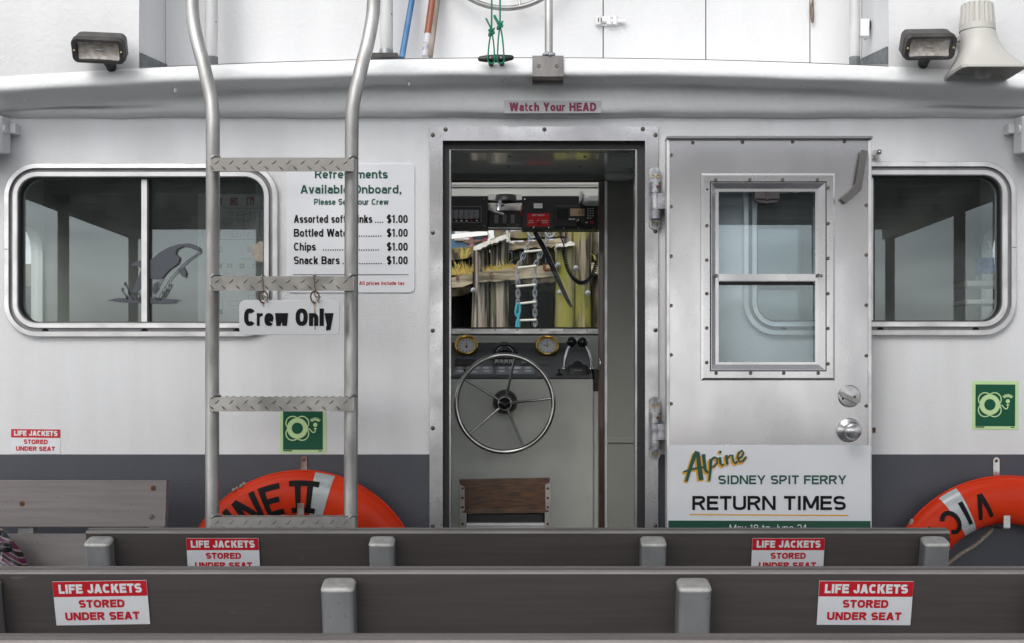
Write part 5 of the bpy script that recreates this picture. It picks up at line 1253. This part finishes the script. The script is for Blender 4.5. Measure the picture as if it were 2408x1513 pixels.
# overhead electronics
y = 1.44
E = lambda u: X(1026+.17045*u, y); Vv = lambda v: Z(383+.17045*v, y)
el1 = thing('switch_panel', (E(500), y, Vv(900)), 'black overhead panel with a framed row of rocker switches', 'switch panel')
MB().box(-.5, E(712), y, y+.13, Vv(904), Vv(462)).build('case', black, el1, bev=.002)
mb = MB()
x0, x1, z0, z1 = -.3, E(620), Vv(826), Vv(603)
for a, b, c, d in ((x0, x1, z0, z0+.0012), (x0, x1, z1-.0012, z1), (x1-.0012, x1, z0, z1)): mb.box(a, b, y-.0015, y-.0005, c, d)
mb.build('outline', mat('grey_line', (.25, .3, .3), .5), el1)
greyk = mat('grey_rocker', (.13, .135, .145), .4); whdot = mat('white_dot', (.6, .58, .55), .4)
for i in range(8):
    u = 526-i*70.3
    MB().box(E(u), E(u+62), y-.006, y-.0005, Vv(776), Vv(655)).build('switch', greyk, el1, bev=.001)
    part0(MB().lathe([(.0042, 0), (.0036, .0012), (0, .0014)], 0, 14, True, RX.copy()), 'indicator', red if i == 1 else whdot, el1, (E(u+33), y-.0005, Vv(801)))
for u, v in ((660, 500), (662, 876)): part0(MB().lathe([(.003, 0), (0, .001)], 0, 10, True, RX.copy()), 'screw', stain, el1, (E(u), y-.0005, Vv(v)))
el2 = thing('light_switch_panel', (E(950), y+.05, Vv(870)), 'small recessed black panel with three rockers behind the chrome pull handle', 'switch panel')
MB().box(E(713), E(1182), y+.04, y+.12, Vv(872), Vv(640)).build('case', black, el2, bev=.002)
MB().box(E(713), E(1182), y+.045, y+.12, Vv(892), Vv(873)).build('trim', walu, el2)
for u in (800, 912, 1023): MB().box(E(u), E(u+58), y+.034, y+.0395, Vv(825), Vv(706)).build('switch', greyk, el2, bev=.001)
mb = MB()
for a, b, c, d in ((983, 1136, 862, 858), (983, 1136, 836, 832), (983, 987, 858, 836), (1132, 1136, 858, 836)): mb.box(E(a), E(b), y+.0385, y+.0395, Vv(c), Vv(d))
mb.build('outline', mat('grey_line', (.25, .25, .25), .5), el2)
hp = thing('pull_handle', (E(860), y, Vv(740)), 'chrome T shaped pull handle hanging from the overhead between two black panels', 'handle')
yy = y-.04
mb = MB(); mb.tube([(E(900), yy+.06, Vv(500)), (E(880), yy+.02, Vv(570)), (E(868), yy, Vv(620)), (E(858), yy-.01, Vv(690))], [.009, .010, .011, .009], 0, 12)
mb.tube(smoothpath([(E(765), yy-.012, Vv(672)), (E(800), yy-.012, Vv(695)), (E(855), yy-.012, Vv(710)), (E(900), yy-.012, Vv(722)), (E(932), yy-.012, Vv(735))], 4), .0062, 0, 12); mb.build('grip', stain, hp)
MB().lathe([(.018, 0), (.02, .008), (.012, .012)], 0, 20, True, Matrix.Translation((E(880), yy+.01, Vv(580))) @ Matrix.Rotation(math.radians(200), 4, 'X')).build('collar', galv, hp)
mb = MB(); mb.tube(smoothpath([(E(712), y+.03, Vv(520)), (E(800), y+.02, Vv(525)), (E(900), y+.02, Vv(540)), (E(1050), y+.02, Vv(530)), (E(1185), y+.03, Vv(520))], 5), .007, 0, 8); mb.lathe([(.05, 0), (.045, .03), (.0001, .03)], 0, 20, True, Matrix.Translation((E(960), y+.05, Vv(520)))); mb.build('housing', black, hp)
mb = MB(); mb.tube(smoothpath([(E(1178), y-.006, Vv(590)), (E(1170), y-.01, Vv(650)), (E(1172), y-.01, Vv(700)), (E(1182), y-.006, Vv(740))], 5), .0025, 0, 8); mb.build('wire', red, hp)
MB().box(E(713), E(1182), y+.125, y+.13, Vv(640), Vv(380)).build('back_plate', consm, el2)
el3 = thing('radio_panel', (E(1700), y, Vv(910)), 'black overhead panel holding a marine radio, a meter and a red battery selector plate', 'radio panel')
MB().box(E(1184), .42, y, y+.13, Vv(913), Vv(462)).build('case', black, el3, bev=.002)
for u, v in ((1221, 508), (1345, 897), (1551, 898), (1756, 898), (1962, 898), (2166, 897)): part0(MB().lathe([(.0042, 0), (.0036, .0016), (0, .002)], 0, 12, True, RX.copy()), 'screw', stain, el3, (E(u), y-.0005, Vv(v)))
mb = MB(); mb.box(E(1337), E(1472), y-.004, y-.0005, Vv(637), Vv(556)); mb.flat([(E(1345), Vv(630)), (E(1464), Vv(630)), (E(1464), Vv(563)), (E(1345), Vv(563))], y-.0046, 1)
mb.stroke([(E(1360+90*i/8), Vv(600-14*math.sin(math.pi*i/8))) for i in range(9)], .0008, FL(y-.005), 2); mb.build('meter', [black, lcd, ink], el3)
mb = MB(); mb.box(E(1253), E(1562), y-.003, y-.0005, Vv(881), Vv(699))
fr_ = FL(y-.0036)
mb.text('VHF RADIO', E(1325), E(1490), Vv(737), Vv(713)-Vv(737), fr_, 1, .14)
for tx_, a, b, v in (('HOUSE', 1283, 1336, 808), ('BATTERY', 1272, 1347, 834), ('EMERGENCY', 1453, 1547, 808), ('BATTERY', 1463, 1540, 834)): mb.text(tx_, E(a), E(b), Vv(v), Vv(v-14)-Vv(v), fr_, 1, .14)
mb.build('selector_plate', [mat('red_plate', srgb(176, 8, 24), .35), paper], el3)
part0(MB().lathe([(.0065, 0), (.0065, .006), (.003, .008), (.003, .014), (0, .015)], 0, 14, True, RX.copy()), 'selector_knob', brassd, el3, (E(1407), y-.003, Vv(812)))
mb = MB(); mb.box(E(1622), E(2226), y-.02, y-.0005, Vv(893), Vv(598)); mb.build('radio', rubber, el3, bev=.003)
mb = MB()
for i in range(8): mb.box(E(1662), E(1815), y-.0215, y-.0205, Vv(650+i*20), Vv(644+i*20))
mb.build('speaker_grille', blackg, el3)
mb = MB(); mb.box(E(1846), E(2041), y-.022, y-.0205, Vv(742), Vv(642)); mb.text('83', E(1955), E(2022), Vv(724), Vv(668)-Vv(724), FL(y-.0226), 1, .14); mb.build('display', [mat('tan_display', (.42, .31, .20), .3), ink], el3)
for i in range(3):
    for j in range(5): MB().box(E(2076+i*35), E(2100+i*35), y-.0245, y-.0205, Vv(650+j*33), Vv(634+j*33)).build('key', whdot if (i, j) != (2, 4) else rust, el3)
for u in (1826, 1872): MB().box(E(u), E(u+36), y-.0245, y-.0205, Vv(797), Vv(780)).build('key', whdot, el3)
part0(MB().lathe([(.016, 0), (.015, .014), (0, .015)], 0, 24, True, RX.copy()), 'tuning_knob', blackg, el3, (E(1966), y-.0205, Vv(826)))
part0(MB().lathe([(.007, 0), (.006, .004), (0, .005)], 0, 16, True, RX.copy()), 'emergency_key', red, el3, (E(2142), y-.0205, Vv(832)))
MB().box(E(2056), E(2084), y-.0245, y-.0205, Vv(842), Vv(826)).build('key', whdot, el3)
hd = thing('white_housing', (E(2110), y-.07, Vv(620)), 'white plastic domed housing under the overhead beside the marine radio', 'housing')
lo = []
for yy, k in ((y-.03, .6), (y-.05, .9), (y-.075, 1.), (y-.10, .95), (y-.115, .8), (y-.12, .4)):
    lo.append([(E(2150)+(a-E(2150))*k, yy, Vv(540)+(b-Vv(540))*k) for a, b in [(E(1990), Vv(470)), (E(1985), Vv(560)), (E(2000), Vv(600)), (E(2040), Vv(624)), (E(2300), Vv(626)), (E(2340), Vv(580)), (E(2340), Vv(470))]])
MB().loft(lo, 0, True, True, True, True).build('body', lampw, hd)
mb = MB(); mb.prism([(E(1966), Vv(448)), (E(2010), Vv(448)), (E(2000), Vv(520)), (E(1975), Vv(580)), (E(1966), Vv(575))], y-.118, y-.02); mb.box(E(2000), E(2330), y-.11, y-.02, Vv(500), Vv(484), 1); mb.build('bracket', [lampw, black], hd)

# mic cord
y = 1.36
mc = thing('microphone_cord', (X(1365, y), y, Z(668, y)), 'black coiled microphone cord hanging in a loop in front of the windscreen', 'cord')
path = smoothpath([(X(a, y), y, Z(b, y)) for a, b in [(1325, 583), (1326, 596), (1332, 622), (1341, 644), (1354, 660), (1368, 666), (1383, 660), (1396, 640), (1403, 618), (1409, 596)]], 14)
N = len(path); coil = []; tot = 40
for i in range(N-1):
    a, b = path[i], path[i+1]; tdir = (b-a).normalized(); nn = Vector((0, 1, 0)); bb = tdir.cross(nn)
    for k in range(5):
        f_ = (i+k/5)/(N-1); an = 2*math.pi*tot*f_; q = a.lerp(b, k/5); coil.append(tuple(q+.0082*(math.cos(an)*nn+math.sin(an)*bb)))
MB().tube(coil, .0028, 0, 6).build('coil', black, mc)
MB().tube(smoothpath([(X(1318, y), y+.05, Z(536, y)), (X(1318.5, y), y, Z(545, y)), (X(1320, y), y, Z(560, y)), (X(1326, y), y, Z(577, y)), (X(1325, y), y, Z(584, y))], 6), .003, 0, 8).build('lead', black, mc)
# windscreen wiper outside the glass
y = 1.66
wp = thing('windscreen_wiper', (X(1255, y), y, Z(535, y)), 'black windscreen wiper slanting across the dock view', 'wiper')
P = smoothpath([(X(1250, y), y-.02, Z(528, y)), (X(1262, y), y, Z(553, y)), (X(1284, y), y, Z(594, y)), (X(1310, y), y, Z(652, y)), (X(1330, y), y, Z(696, y)), (X(1344, y), y, Z(724, y))], 5)
MB().tube(P, [.009+.0035*math.sin(math.pi*min(1, i/(len(P)-1)*1.2)) for i in range(len(P)-3)]+[.007, .0045, .002], 0, 10).build('arm', blackg, wp)
MB().tube([tuple(p+Vector((.006, .010, .004))) for p in P[8:]], .003, 0, 6).build('blade', rubber, wp)
# round ceiling alarm
T = Matrix.Translation((X(1456, .77), .77, 2.0355)) @ Matrix.Rotation(math.radians(180), 4, 'X')
sm = thing('smoke_alarm', (X(1456, .77), .77, 2.0), 'round white smoke alarm on the cabin ceiling inside the doorway', 'smoke alarm')
MB().lathe([(.054, 0), (.054, .010), (.0525, .011), (.0525, .013), (.057, .014), (.057, .028), (.050, .036), (.0001, .037)], 0, 40, True, T).build('body', lampw, sm)

# safety plan on the bulkhead behind the left window
y = .845
pl = MB(); PX = lambda u: X((700+u*240/756)/1.46179, y); PZ = lambda v: Z((640+v*480/1513)/1.46179, y)
pl.box(PX(-60), PX(760), y-.004, y-.0005, PZ(1480), PZ(88)); fp_ = FL(y-.0046)
pl.text('FIRE CONTROL PLAN', PX(488), PX(740), PZ(110), PZ(98)-PZ(110), fp_, 1, .18)
def sq(u, v, w, m): pl.mapped([(PX(u), PZ(v+w)), (PX(u+w), PZ(v+w)), (PX(u+w), PZ(v)), (PX(u), PZ(v))], FL(y-.005), m)
sq(290, 128, 82, 2); sq(467, 122, 82, 2); sq(120, 128, 80, 3); sq(474, 660, 60, 2); sq(140, 660, 60, 3)
for u in (150, 260, 392, 530): sq(u, 842, 50, 3)
sq(165, 1340, 46, 3)
random.seed(9)
def ln(a, b, c, d, w=2.2, m=1): pl.stroke([(PX(a), PZ(b)), (PX(c), PZ(d))], S(w*.2, y), fp_, m)
for a, b, c, d in ((180, 240, 720, 250), (180, 250, 190, 580), (180, 580, 720, 585), (600, 260, 610, 550)): ln(a, b, c, d, 4)
for i in range(26):
    u, v = 200+random.random()*400, 262+random.random()*260; w, h = 30+random.random()*70, 24+random.random()*60
    for q in ((u, v, u+w, v), (u, v+h, u+w, v+h), (u, v, u, v+h), (u+w, v, u+w, v+h)): ln(*q)
for i in range(16):
    u, v = 200+random.random()*400, 930+random.random()*330; w, h = 40+random.random()*110, 26+random.random()*60
    for q in ((u, v, u+w, v), (u, v+h, u+w, v+h), (u, v, u, v+h), (u+w, v, u+w, v+h)): ln(*q)
pl.text('LIFESAVING', PX(393), PX(520), PZ(797), PZ(785)-PZ(797), fp_, 1, .18)
ln(200, 214, 265, 250, 3, 2); ln(355, 205, 400, 275, 3, 2); ln(545, 205, 680, 260, 3, 2); ln(205, 1200, 212, 1345, 3, 3)
pl.stroke([(PX(331+24*math.cos(a)), PZ(168+24*math.sin(a))) for a in [i*.45-2.4 for i in range(11)]], S(1.6, y), FL(y-.0054), 4)
pl.mapped([(PX(482), PZ(198)), (PX(508), PZ(198)), (PX(508), PZ(140)), (PX(482), PZ(140))], FL(y-.0054), 4)
pl.mapped([(PX(520), PZ(195)), (PX(540), PZ(195)), (PX(532), PZ(150)), (PX(525), PZ(150))], FL(y-.0054), 4)
for u in (165, 285, 417, 555): pl.mapped([(PX(u+10*math.cos(a)), PZ(866+12*math.sin(a))) for a in [i*math.pi/5 for i in range(10)]], FL(y-.0054), 4)
o = pl.build('safety_plan', [mat('plan_paper', (.86, .87, .86), .5), ink, mat('faded_red', srgb(170, 30, 40), .5), mat('faded_green', srgb(30, 120, 70), .5), mat('pale_icon', srgb(215, 225, 190), .5)], None, (X(560, y), y, PZ(1480)))
tag(o, 'printed fire control plan with red and green icons seen through the left window', 'notice')
# bottled water on a shelf inside the right window
y = .42
sh = thing('bottle_shelf', (X(2335, y), y, Z(667, y)), 'pale shelf inside the right window by its far edge', 'shelf')
MB().box(X(2268, y), 1.86, y-.03, y+.14, Z(674, y), Z(662, y)).box(X(2268, y), 1.86, y-.03, y+.14, Z(716, y), Z(706, y)).build('board', inner, sh, bev=.002)
T = Matrix.Translation((X(2325, y), y+.04, Z(662, y))); hz = Z(560, y)-Z(662, y)
sbm = mat('blue_label', (.03, .12, .42), .4, col2=(.3, .45, .7), vs=50)
b = MB().lathe([(.03, 0), (.032, .01), (.032, hz*.6), (.028, hz*.75), (.014, hz*.9), (.014, hz), (.0001, hz)], 0, 24, True, T).lathe([(.0328, hz*.2), (.0328, hz*.55)], 1, 24, True, T).build('drink_bottle', [clearp, sbm], None, (X(2325, y), y+.04, Z(662, y)))
tag(b, 'small water bottle with blue label on the shelf inside the right window', 'bottle')

# ================================================================== THE WHARF beyond the bow
YD = 9.5; D_ = YD-CAMY
QX = lambda u, y=YD: X(1039.8+.1763*u, y); QZ = lambda v, y=YD: Z(519.9+.1763*v, y)
wf = thing('timber_wharf', (0, YD, -.75), 'weathered timber wharf with mossy piles and bleached beams beyond the windscreen', 'wharf')
random.seed(12)
def pilep(u0, u1, v0, yo, m, lean=0, cap=None, square=False):
    y = YD+yo; w = (QX(u1, y)-QX(u0, y))/2; x = (QX(u0, y)+QX(u1, y))/2; z1 = QZ(v0, y); z0 = -1.2
    mb = MB(); lo = []; n = 18
    for k in range(15):
        t = k/14; z = z1+(z0-z1)*t
        lo.append([(x+lean*t*(z1-z0)+w*(1+.04*math.sin(k*2.1+j*.9)+.03*random.uniform(-1, 1))*(math.cos(2*math.pi*j/n) if not square else max(-.8, min(.8, 1.3*math.cos(2*math.pi*j/n)))), y+w*math.sin(2*math.pi*j/n), z) for j in range(n)])
    mb.loft(lo, 0, True, True, True, True); p = mb.build('pile', m, wf)
    if cap:
        mb = MB(); dl, dr = cap; n = 18; ring = []
        pts = [(x+w*1.12*math.cos(2*math.pi*j/n), y+w*1.12*math.sin(2*math.pi*j/n)) for j in range(n)]
        mb.loft([[(a, b, z1-.015-random.uniform(0, .03)+dl+(dr-dl)*((a-x)/w*.5+.5)) for a, b in pts], [(a, b, z1+.02+dl+(dr-dl)*((a-x)/w*.5+.5)) for a, b in pts], [(x+(a-x)*.8, y+(b-y)*.8, z1+.035+dl+(dr-dl)*((a-x)/w*.5+.5)) for a, b in pts]], 0, True, True, True, True); mb.build('cap', lichen, p)
    return p
def beam(u0, v0, u1, v1, hpx, yo, th, m, name='beam', ext=0):
    y = YD+yo; mb = MB(); a = (QX(u0, y), QZ(v0, y)); b = (QX(u1, y), QZ(v1, y)); h = S(hpx*.1763, y); n = 14; lo = []
    random.seed(int(u0+v0))
    for i in range(n+1):
        t = i/n; x = a[0]+(b[0]-a[0])*t; z = a[1]+(b[1]-a[1])*t; r = lambda: random.uniform(-.012, .012)
        lo.append([(x, y+r()*.4, z+r()), (x, y+th, z+r()*.5), (x, y+th, z-h), (x, y+r()*.4, z-h+r())])
    mb.loft(lo, 0, False, True, True, True); return mb.build(name, m, wf)
# front piles
pb_ = pilep(640, 890, 285, .05, pile, .004)
pa_ = pilep(400, 635, 375, .12, pile, -.006)
pilep(415, 487, 395, -.22, pile, -.004, None, True)
pc_ = pilep(1512, 1772, 330, .0, mossp, -.010)
pilep(1752, 1990, 40, .06, mossp, -.004)
pilep(1640, 1760, 40, .4, mossp)
pilep(1995, 2200, 60, .25, plankm)
for u0, m in ((-420, pile), (-900, pile), (-1500, pile), (2450, mossp), (2900, pile), (3500, pile)): pilep(u0, u0+240, 260, .08, m, random.uniform(-.006, .006), (-.03, .03))
def capslab(pts, parent, y0, y1):
    o = [(QX(u, YD+y0), QZ(v, YD+y0)) for u, v in pts]; random.seed(int(pts[0][0]))
    MB().prism(o, YD+y0, YD+y1).build('cap', lichen, parent, bev=.008)
capslab([(415, 345), (520, 300), (640, 252), (642, 306), (605, 322), (580, 345), (540, 352), (505, 382), (460, 385), (440, 405), (415, 382)], pa_, -.16, .40)
capslab([(645, 262), (760, 208), (905, 160), (902, 212), (850, 232), (800, 262), (765, 262), (735, 290), (690, 292), (650, 312)], pb_, -.24, .34)
capslab([(600, 246), (700, 195), (800, 165), (806, 186), (700, 228), (610, 262)], pb_, .345, .45)
capslab([(1514, 303), (1655, 302), (1700, 268), (1745, 280), (1772, 306), (1762, 328), (1700, 331), (1640, 345), (1560, 340), (1520, 352)], pc_, -.24, .22)
# walers and stringers
beam(-1500, 1090, 405, 690, 150, -.10, .22, beamm)
beam(485, 672, 1520, 590, 145, -.12, .22, beamm)
beam(1990, 560, 3600, 420, 150, -.05, .22, beamm)
beam(-1500, 720, 405, 385, 95, .22, .25, plankm)
beam(700, 140, 1640, 95, 105, .30, .25, plankm)
beam(895, 290, 1610, 235, 100, .20, .22, beamm)
beam(-1500, 1220, 380, 850, 110, .32, .2, plankm); beam(600, 810, 1500, 745, 70, .34, .2, plankm); beam(1990, 280, 3600, 200, 300, .3, .2, plankm)
# vertical sheathing above the waler
u = -1400; random.seed(21)
while u < 3400:
    w = random.uniform(90, 150); y = YD+.42
    mb = MB(); mb.box(QX(u, y), QX(u+w-7, y), y+random.uniform(0, .03), y+.08, QZ(760-u*.07+random.uniform(-20, 20), y), QZ(360-u*.03+random.uniform(-8, 8) if not 380 < u < 890 else 420, y)); mb.build('sheathing', plankm, wf, bev=.01); u += w
mb = MB(); mb.box(-9, 9, YD+.5, YD+8, QZ(820), QZ(440)-.06); mb.build('decking', plankm, wf)
MB().box(-9, 9, YD+2.6, YD+3.2, -1.2, QZ(820)-.002).build('shade_backing', voidm, wf)  # dark backing added behind the piles for the shaded void
for u in (-700, 100, 560, 1040, 1300, 1900): MB().tube([(QX(u, YD+1.6), YD+1.6, -1.2), (QX(u, YD+1.6), YD+1.6, QZ(820)-.01)], .16, 0, 12).build('inner_pile', voidm, wf)
bolt = MB().lathe([(.026, 0), (.026, .008), (.017, .010), (.017, .022), (.008, .024), (.008, .045), (0, .046)], 0, 14, False, RX.copy())
f0 = None
for u, v, yo in ((1562, 968, -.16), (1935, 968, -.10), (1775, 640, -.12), (425, 950, -.3), (1540, 600, -.12)):
    p = (QX(u), YD+yo, QZ(v))
    if f0 is None: f0 = part0(bolt, 'bolt', galvc, wf, p)
    else: dup(f0, 'bolt', wf, p)
for u, v, yo in ((205, 765, -.115), (650, 725, -.135)):
    MB().box(QX(u-16), QX(u+16), YD+yo-.02, YD+yo+.0, QZ(v+35), QZ(v-30)).build('rusted_bracket', rust, wf, bev=.004)
mb = MB(); mb.tube(smoothpath([(QX(1358), YD-.16, QZ(605)), (QX(1356), YD-.17, QZ(640)), (QX(1375), YD-.17, QZ(672)), (QX(1430), YD-.17, QZ(668)), (QX(1490), YD-.15, QZ(680))], 5), .016, 0, 8); mb.build('rusted_bracket', rust, wf)
# dry grass growing on the waler
random.seed(31); mb = MB()
def tuft(u0, u1, v0, v1, n, h):
    for i in range(n):
        t = random.random(); u = u0+(u1-u0)*t; y = YD+random.uniform(-.10, .20); x = QX(u, y); z = QZ(v0+(v1-v0)*t, y)-.02
        L = random.uniform(.25, 1)*h; a = random.uniform(-.9, .9)*L; b = random.uniform(-.4, .2)*L; w = .006
        mb.add([(x-w, y, z), (x+w, y, z), (x+a*.45+w*.7, y+b*.4, z+L*.65), (x+a*.45-w*.7, y+b*.4, z+L*.65), (x+a, y+b, z+L*.9)], [(0, 1, 2, 3), (3, 2, 4)], 0 if random.random() < .80 else 1)
tuft(110, 400, 700, 680, 420, .09); tuft(640, 1000, 655, 628, 480, .09); tuft(690, 860, 650, 640, 50, .17); tuft(120, 395, 690, 670, 40, .17); tuft(250, 340, 480, 470, 60, .16); tuft(560, 660, 668, 660, 60, .08); tuft(2050, 3300, 550, 450, 400, .15)
gr = mb.build('grass', [grassm, mat('green_grass', (.26, .28, .05), .8)]); gr['kind'] = 'stuff'; gr['label'] = 'dry yellow grass along the wharf beam'
# white railing on the wharf
rl = thing('white_railing', (QX(640, YD+.7), YD+.7, QZ(440)), 'white painted railing along the top of the wharf', 'railing'); y = YD+.7
rwm = mat('bright_white_paint', (.80, .80, .78), .5)
mb = MB(); mb.loft([[(QX(u, y), y, QZ(v, y)), (QX(u, y), y+.05, QZ(v, y)), (QX(u, y), y+.05, QZ(v+62, y)), (QX(u, y), y, QZ(v+62, y))] for u, v in ((-1400, 350), (605, 125))], 0, False, True, True, True); mb.build('rail', rwm, rl)
for u0, u1, v0, v1 in ((612, 688, 40, 420), (1277, 1352, 40, 420), (-500, -425, 120, 460), (2300, 2375, 0, 420)): MB().box(QX(u0, y), QX(u1, y), y+.051, y+.13, QZ(v1, y), QZ(v0, y)).build('post', rwm, rl)
MB().box(QX(688, y), QX(3000, y), y+.06, y+.11, QZ(40, y), QZ(-30, y)).build('rail', rwm, rl)
# iron bollard
y = YD+.75; mb = MB(); zb_ = QZ(360, y); cx = QX(405, y)
mb.lathe([(.085, 0), (.085, .008), (.04, .018), (.036, .05), (.05, .07), (.0001, .07)], 0, 20, True, Matrix.Translation((cx, y, zb_)))
mb.tube(smoothpath([(QX(285, y), y, QZ(268, y)), (QX(330, y), y, QZ(285, y)), (cx, y, QZ(290, y)), (QX(470, y), y, QZ(275, y)), (QX(536, y), y, QZ(256, y))], 5), [.010+.022*math.sin(math.pi*i/20) for i in range(21)], 0, 12)
o = mb.build('mooring_bollard', mat('brown_iron', (.17, .10, .08), .6, col2=(.10, .06, .05), vs=20), None, (cx, y, zb_)); tag(o, 'brown iron horned bollard on top of the wharf behind the white railing', 'bollard')
# knotted line hanging on the short piles
y = YD-.35; mb = MB(); mb.tube(smoothpath([(QX(868, y), y, QZ(-30, y)), (QX(866, y), y, QZ(90, y)), (QX(872, y), y, QZ(180, y)), (QX(885, y), y, QZ(235, y)), (QX(905, y), y, QZ(280, y)), (QX(960, y), y, QZ(298, y))], 6), .014, 0, 8)
for i in range(5): mb.ball((QX(880+random.uniform(-12, 16), y), y, QZ(240+i*8, y)), .017, 0, 10, 6)
o = mb.build('white_line', mat('pale_rope', (.42, .42, .37), .8), None, (QX(868, y), y, QZ(298, y))); tag(o, 'pale knotted rope hanging over the tops of the capped piles', 'rope')
# chain ladder
y = YD-.40; ch = thing('chain_ladder', (QX(1120, y), y, -.7), 'hanging chain ladder with pale metal rungs in front of the wharf', 'ladder')
def chain(pts):
    P = [Vector((QX(u, y), y, QZ(v, y))) for u, v in pts]; seg = [(b-a).length for a, b in zip(P[:-1], P[1:])]; tot = sum(seg); L = .062; mb = MB(); n = int(tot/(L*.78)); 
    for i in range(n):
        s = (i+.5)/n*tot; k = 0
        while k < len(seg)-1 and s > seg[k]: s -= seg[k]; k += 1
        c = P[k].lerp(P[k+1], s/seg[k]); d = (P[k+1]-P[k]).normalized(); side = Vector((0, 1, 0)) if i % 2 else d.cross(Vector((0, 1, 0)))
        mb.tube([tuple(c+d*(L*.5*math.cos(q)+(.012 if math.cos(q) > 0 else -.012))+side*.020*math.sin(q)) for q in [j*2*math.pi/12 for j in range(12)]], .0056, 0, 6, closed=True)
    mb.build('chain', galvc, ch)
chain([(1192, 200), (1105, 420), (1020, 600), (1010, 720), (1012, 1100), (1016, 1500), (1018, 2100)])
chain([(1425, 190), (1330, 400), (1240, 600), (1236, 800), (1238, 1100), (1240, 1500), (1242, 2100)])
for u0, v0, u1, v1 in ((1092, 418, 1335, 393), (1008, 628, 1255, 603), (990, 878, 1248, 852), (1000, 1110, 1250, 1080), (1015, 1328, 1252, 1322), (1015, 1560, 1252, 1550)):
    MB().tube([(QX(u0, y), y-.02, QZ(v0, y)), (QX(u1, y), y-.02, QZ(v1, y))], .0125, 0, 10).build('rung', mat('pale_rung', (.55, .53, .47), .6) if not bpy.data.materials.get('pale_rung') else bpy.data.materials['pale_rung'], ch)
for u, v in ((1207, 165), (1440, 158)): MB().tube([(QX(u, y)+.045*math.cos(q), y, QZ(v, y)+.045*math.sin(q)) for q in [j*2*math.pi/16 for j in range(16)]], .012, 0, 8, closed=True).build('ring', galvc, ch)
mb = MB()
for pts in ([(1018, 1100), (992, 1140), (980, 1210), (985, 1250), (1010, 1280), (1030, 1240), (1038, 1180), (1030, 1120), (1018, 1100)], [(1010, 1270), (1022, 1240), (1018, 1300), (1000, 1340), (990, 1440), (985, 1700)], [(1018, 1280), (1012, 1330), (1022, 1390), (1025, 1500)]):
    mb.tube(smoothpath([(QX(u, y), y-.04, QZ(v, y)) for u, v in pts], 5), .0135, 0, 8)
o = mb.build('teal_line', ropeb, None, (QX(1000, y), y-.04, QZ(1700, y))); tag(o, 'teal rope knotted to the left chain of the hanging ladder', 'rope')
# waterfront building behind the wharf
y = 20; bd_ = thing('waterfront_building', (0, y, 2), 'blue waterfront building with red and tan window trim behind the railing', 'building')
BX = lambda u: QX(u, y); BZ = lambda v: QZ(v, y)
MB().box(BX(-1500), BX(3600), y, y+6, 2.0, 9).build('wall', bldb, bd_)
for u0, u1, v0, v1 in ((165, 370, 100, 265), (900, 1100, 60, 300), (1130, 1260, 60, 290), (1400, 1620, 60, 300), (-500, -280, 100, 300), (640, 820, 20, 140)):
    mb = MB(); mb.box(BX(u0), BX(u1), y-.06, y-.001, BZ(v1), BZ(v0)); w = mb.build('window', bldo if u0 in (165, -500) else bldr, bd_)
    n = 2 if u1-u0 > 150 else 1; k = (u1-u0-24)/n
    for i in range(n): MB().box(BX(u0+14+i*k), BX(u0+14+i*k+k-8), y-.07, y-.0605, BZ(v1-14), BZ(v0+14)).build('pane', paneb, w)
for u0, u1 in ((378, 410), (540, 596)): MB().box(BX(u0), BX(u1), y-.05, y-.001, BZ(320), BZ(60)).build('trim', bldr, bd_)
MB().box(BX(90), BX(700), y-.03, y-.001, BZ(96), BZ(40)).build('red_band', bldr, bd_)
sp_ = MB(); sp_.box(BX(410), BX(590), y-.12, y-.06, BZ(213), BZ(190))
for i in range(7): sp_.box(BX(425+i*25), BX(437+i*25), y-.12, y-.06, BZ(189), BZ(172))
sp_.build('balcony_rail', dark, bd_)
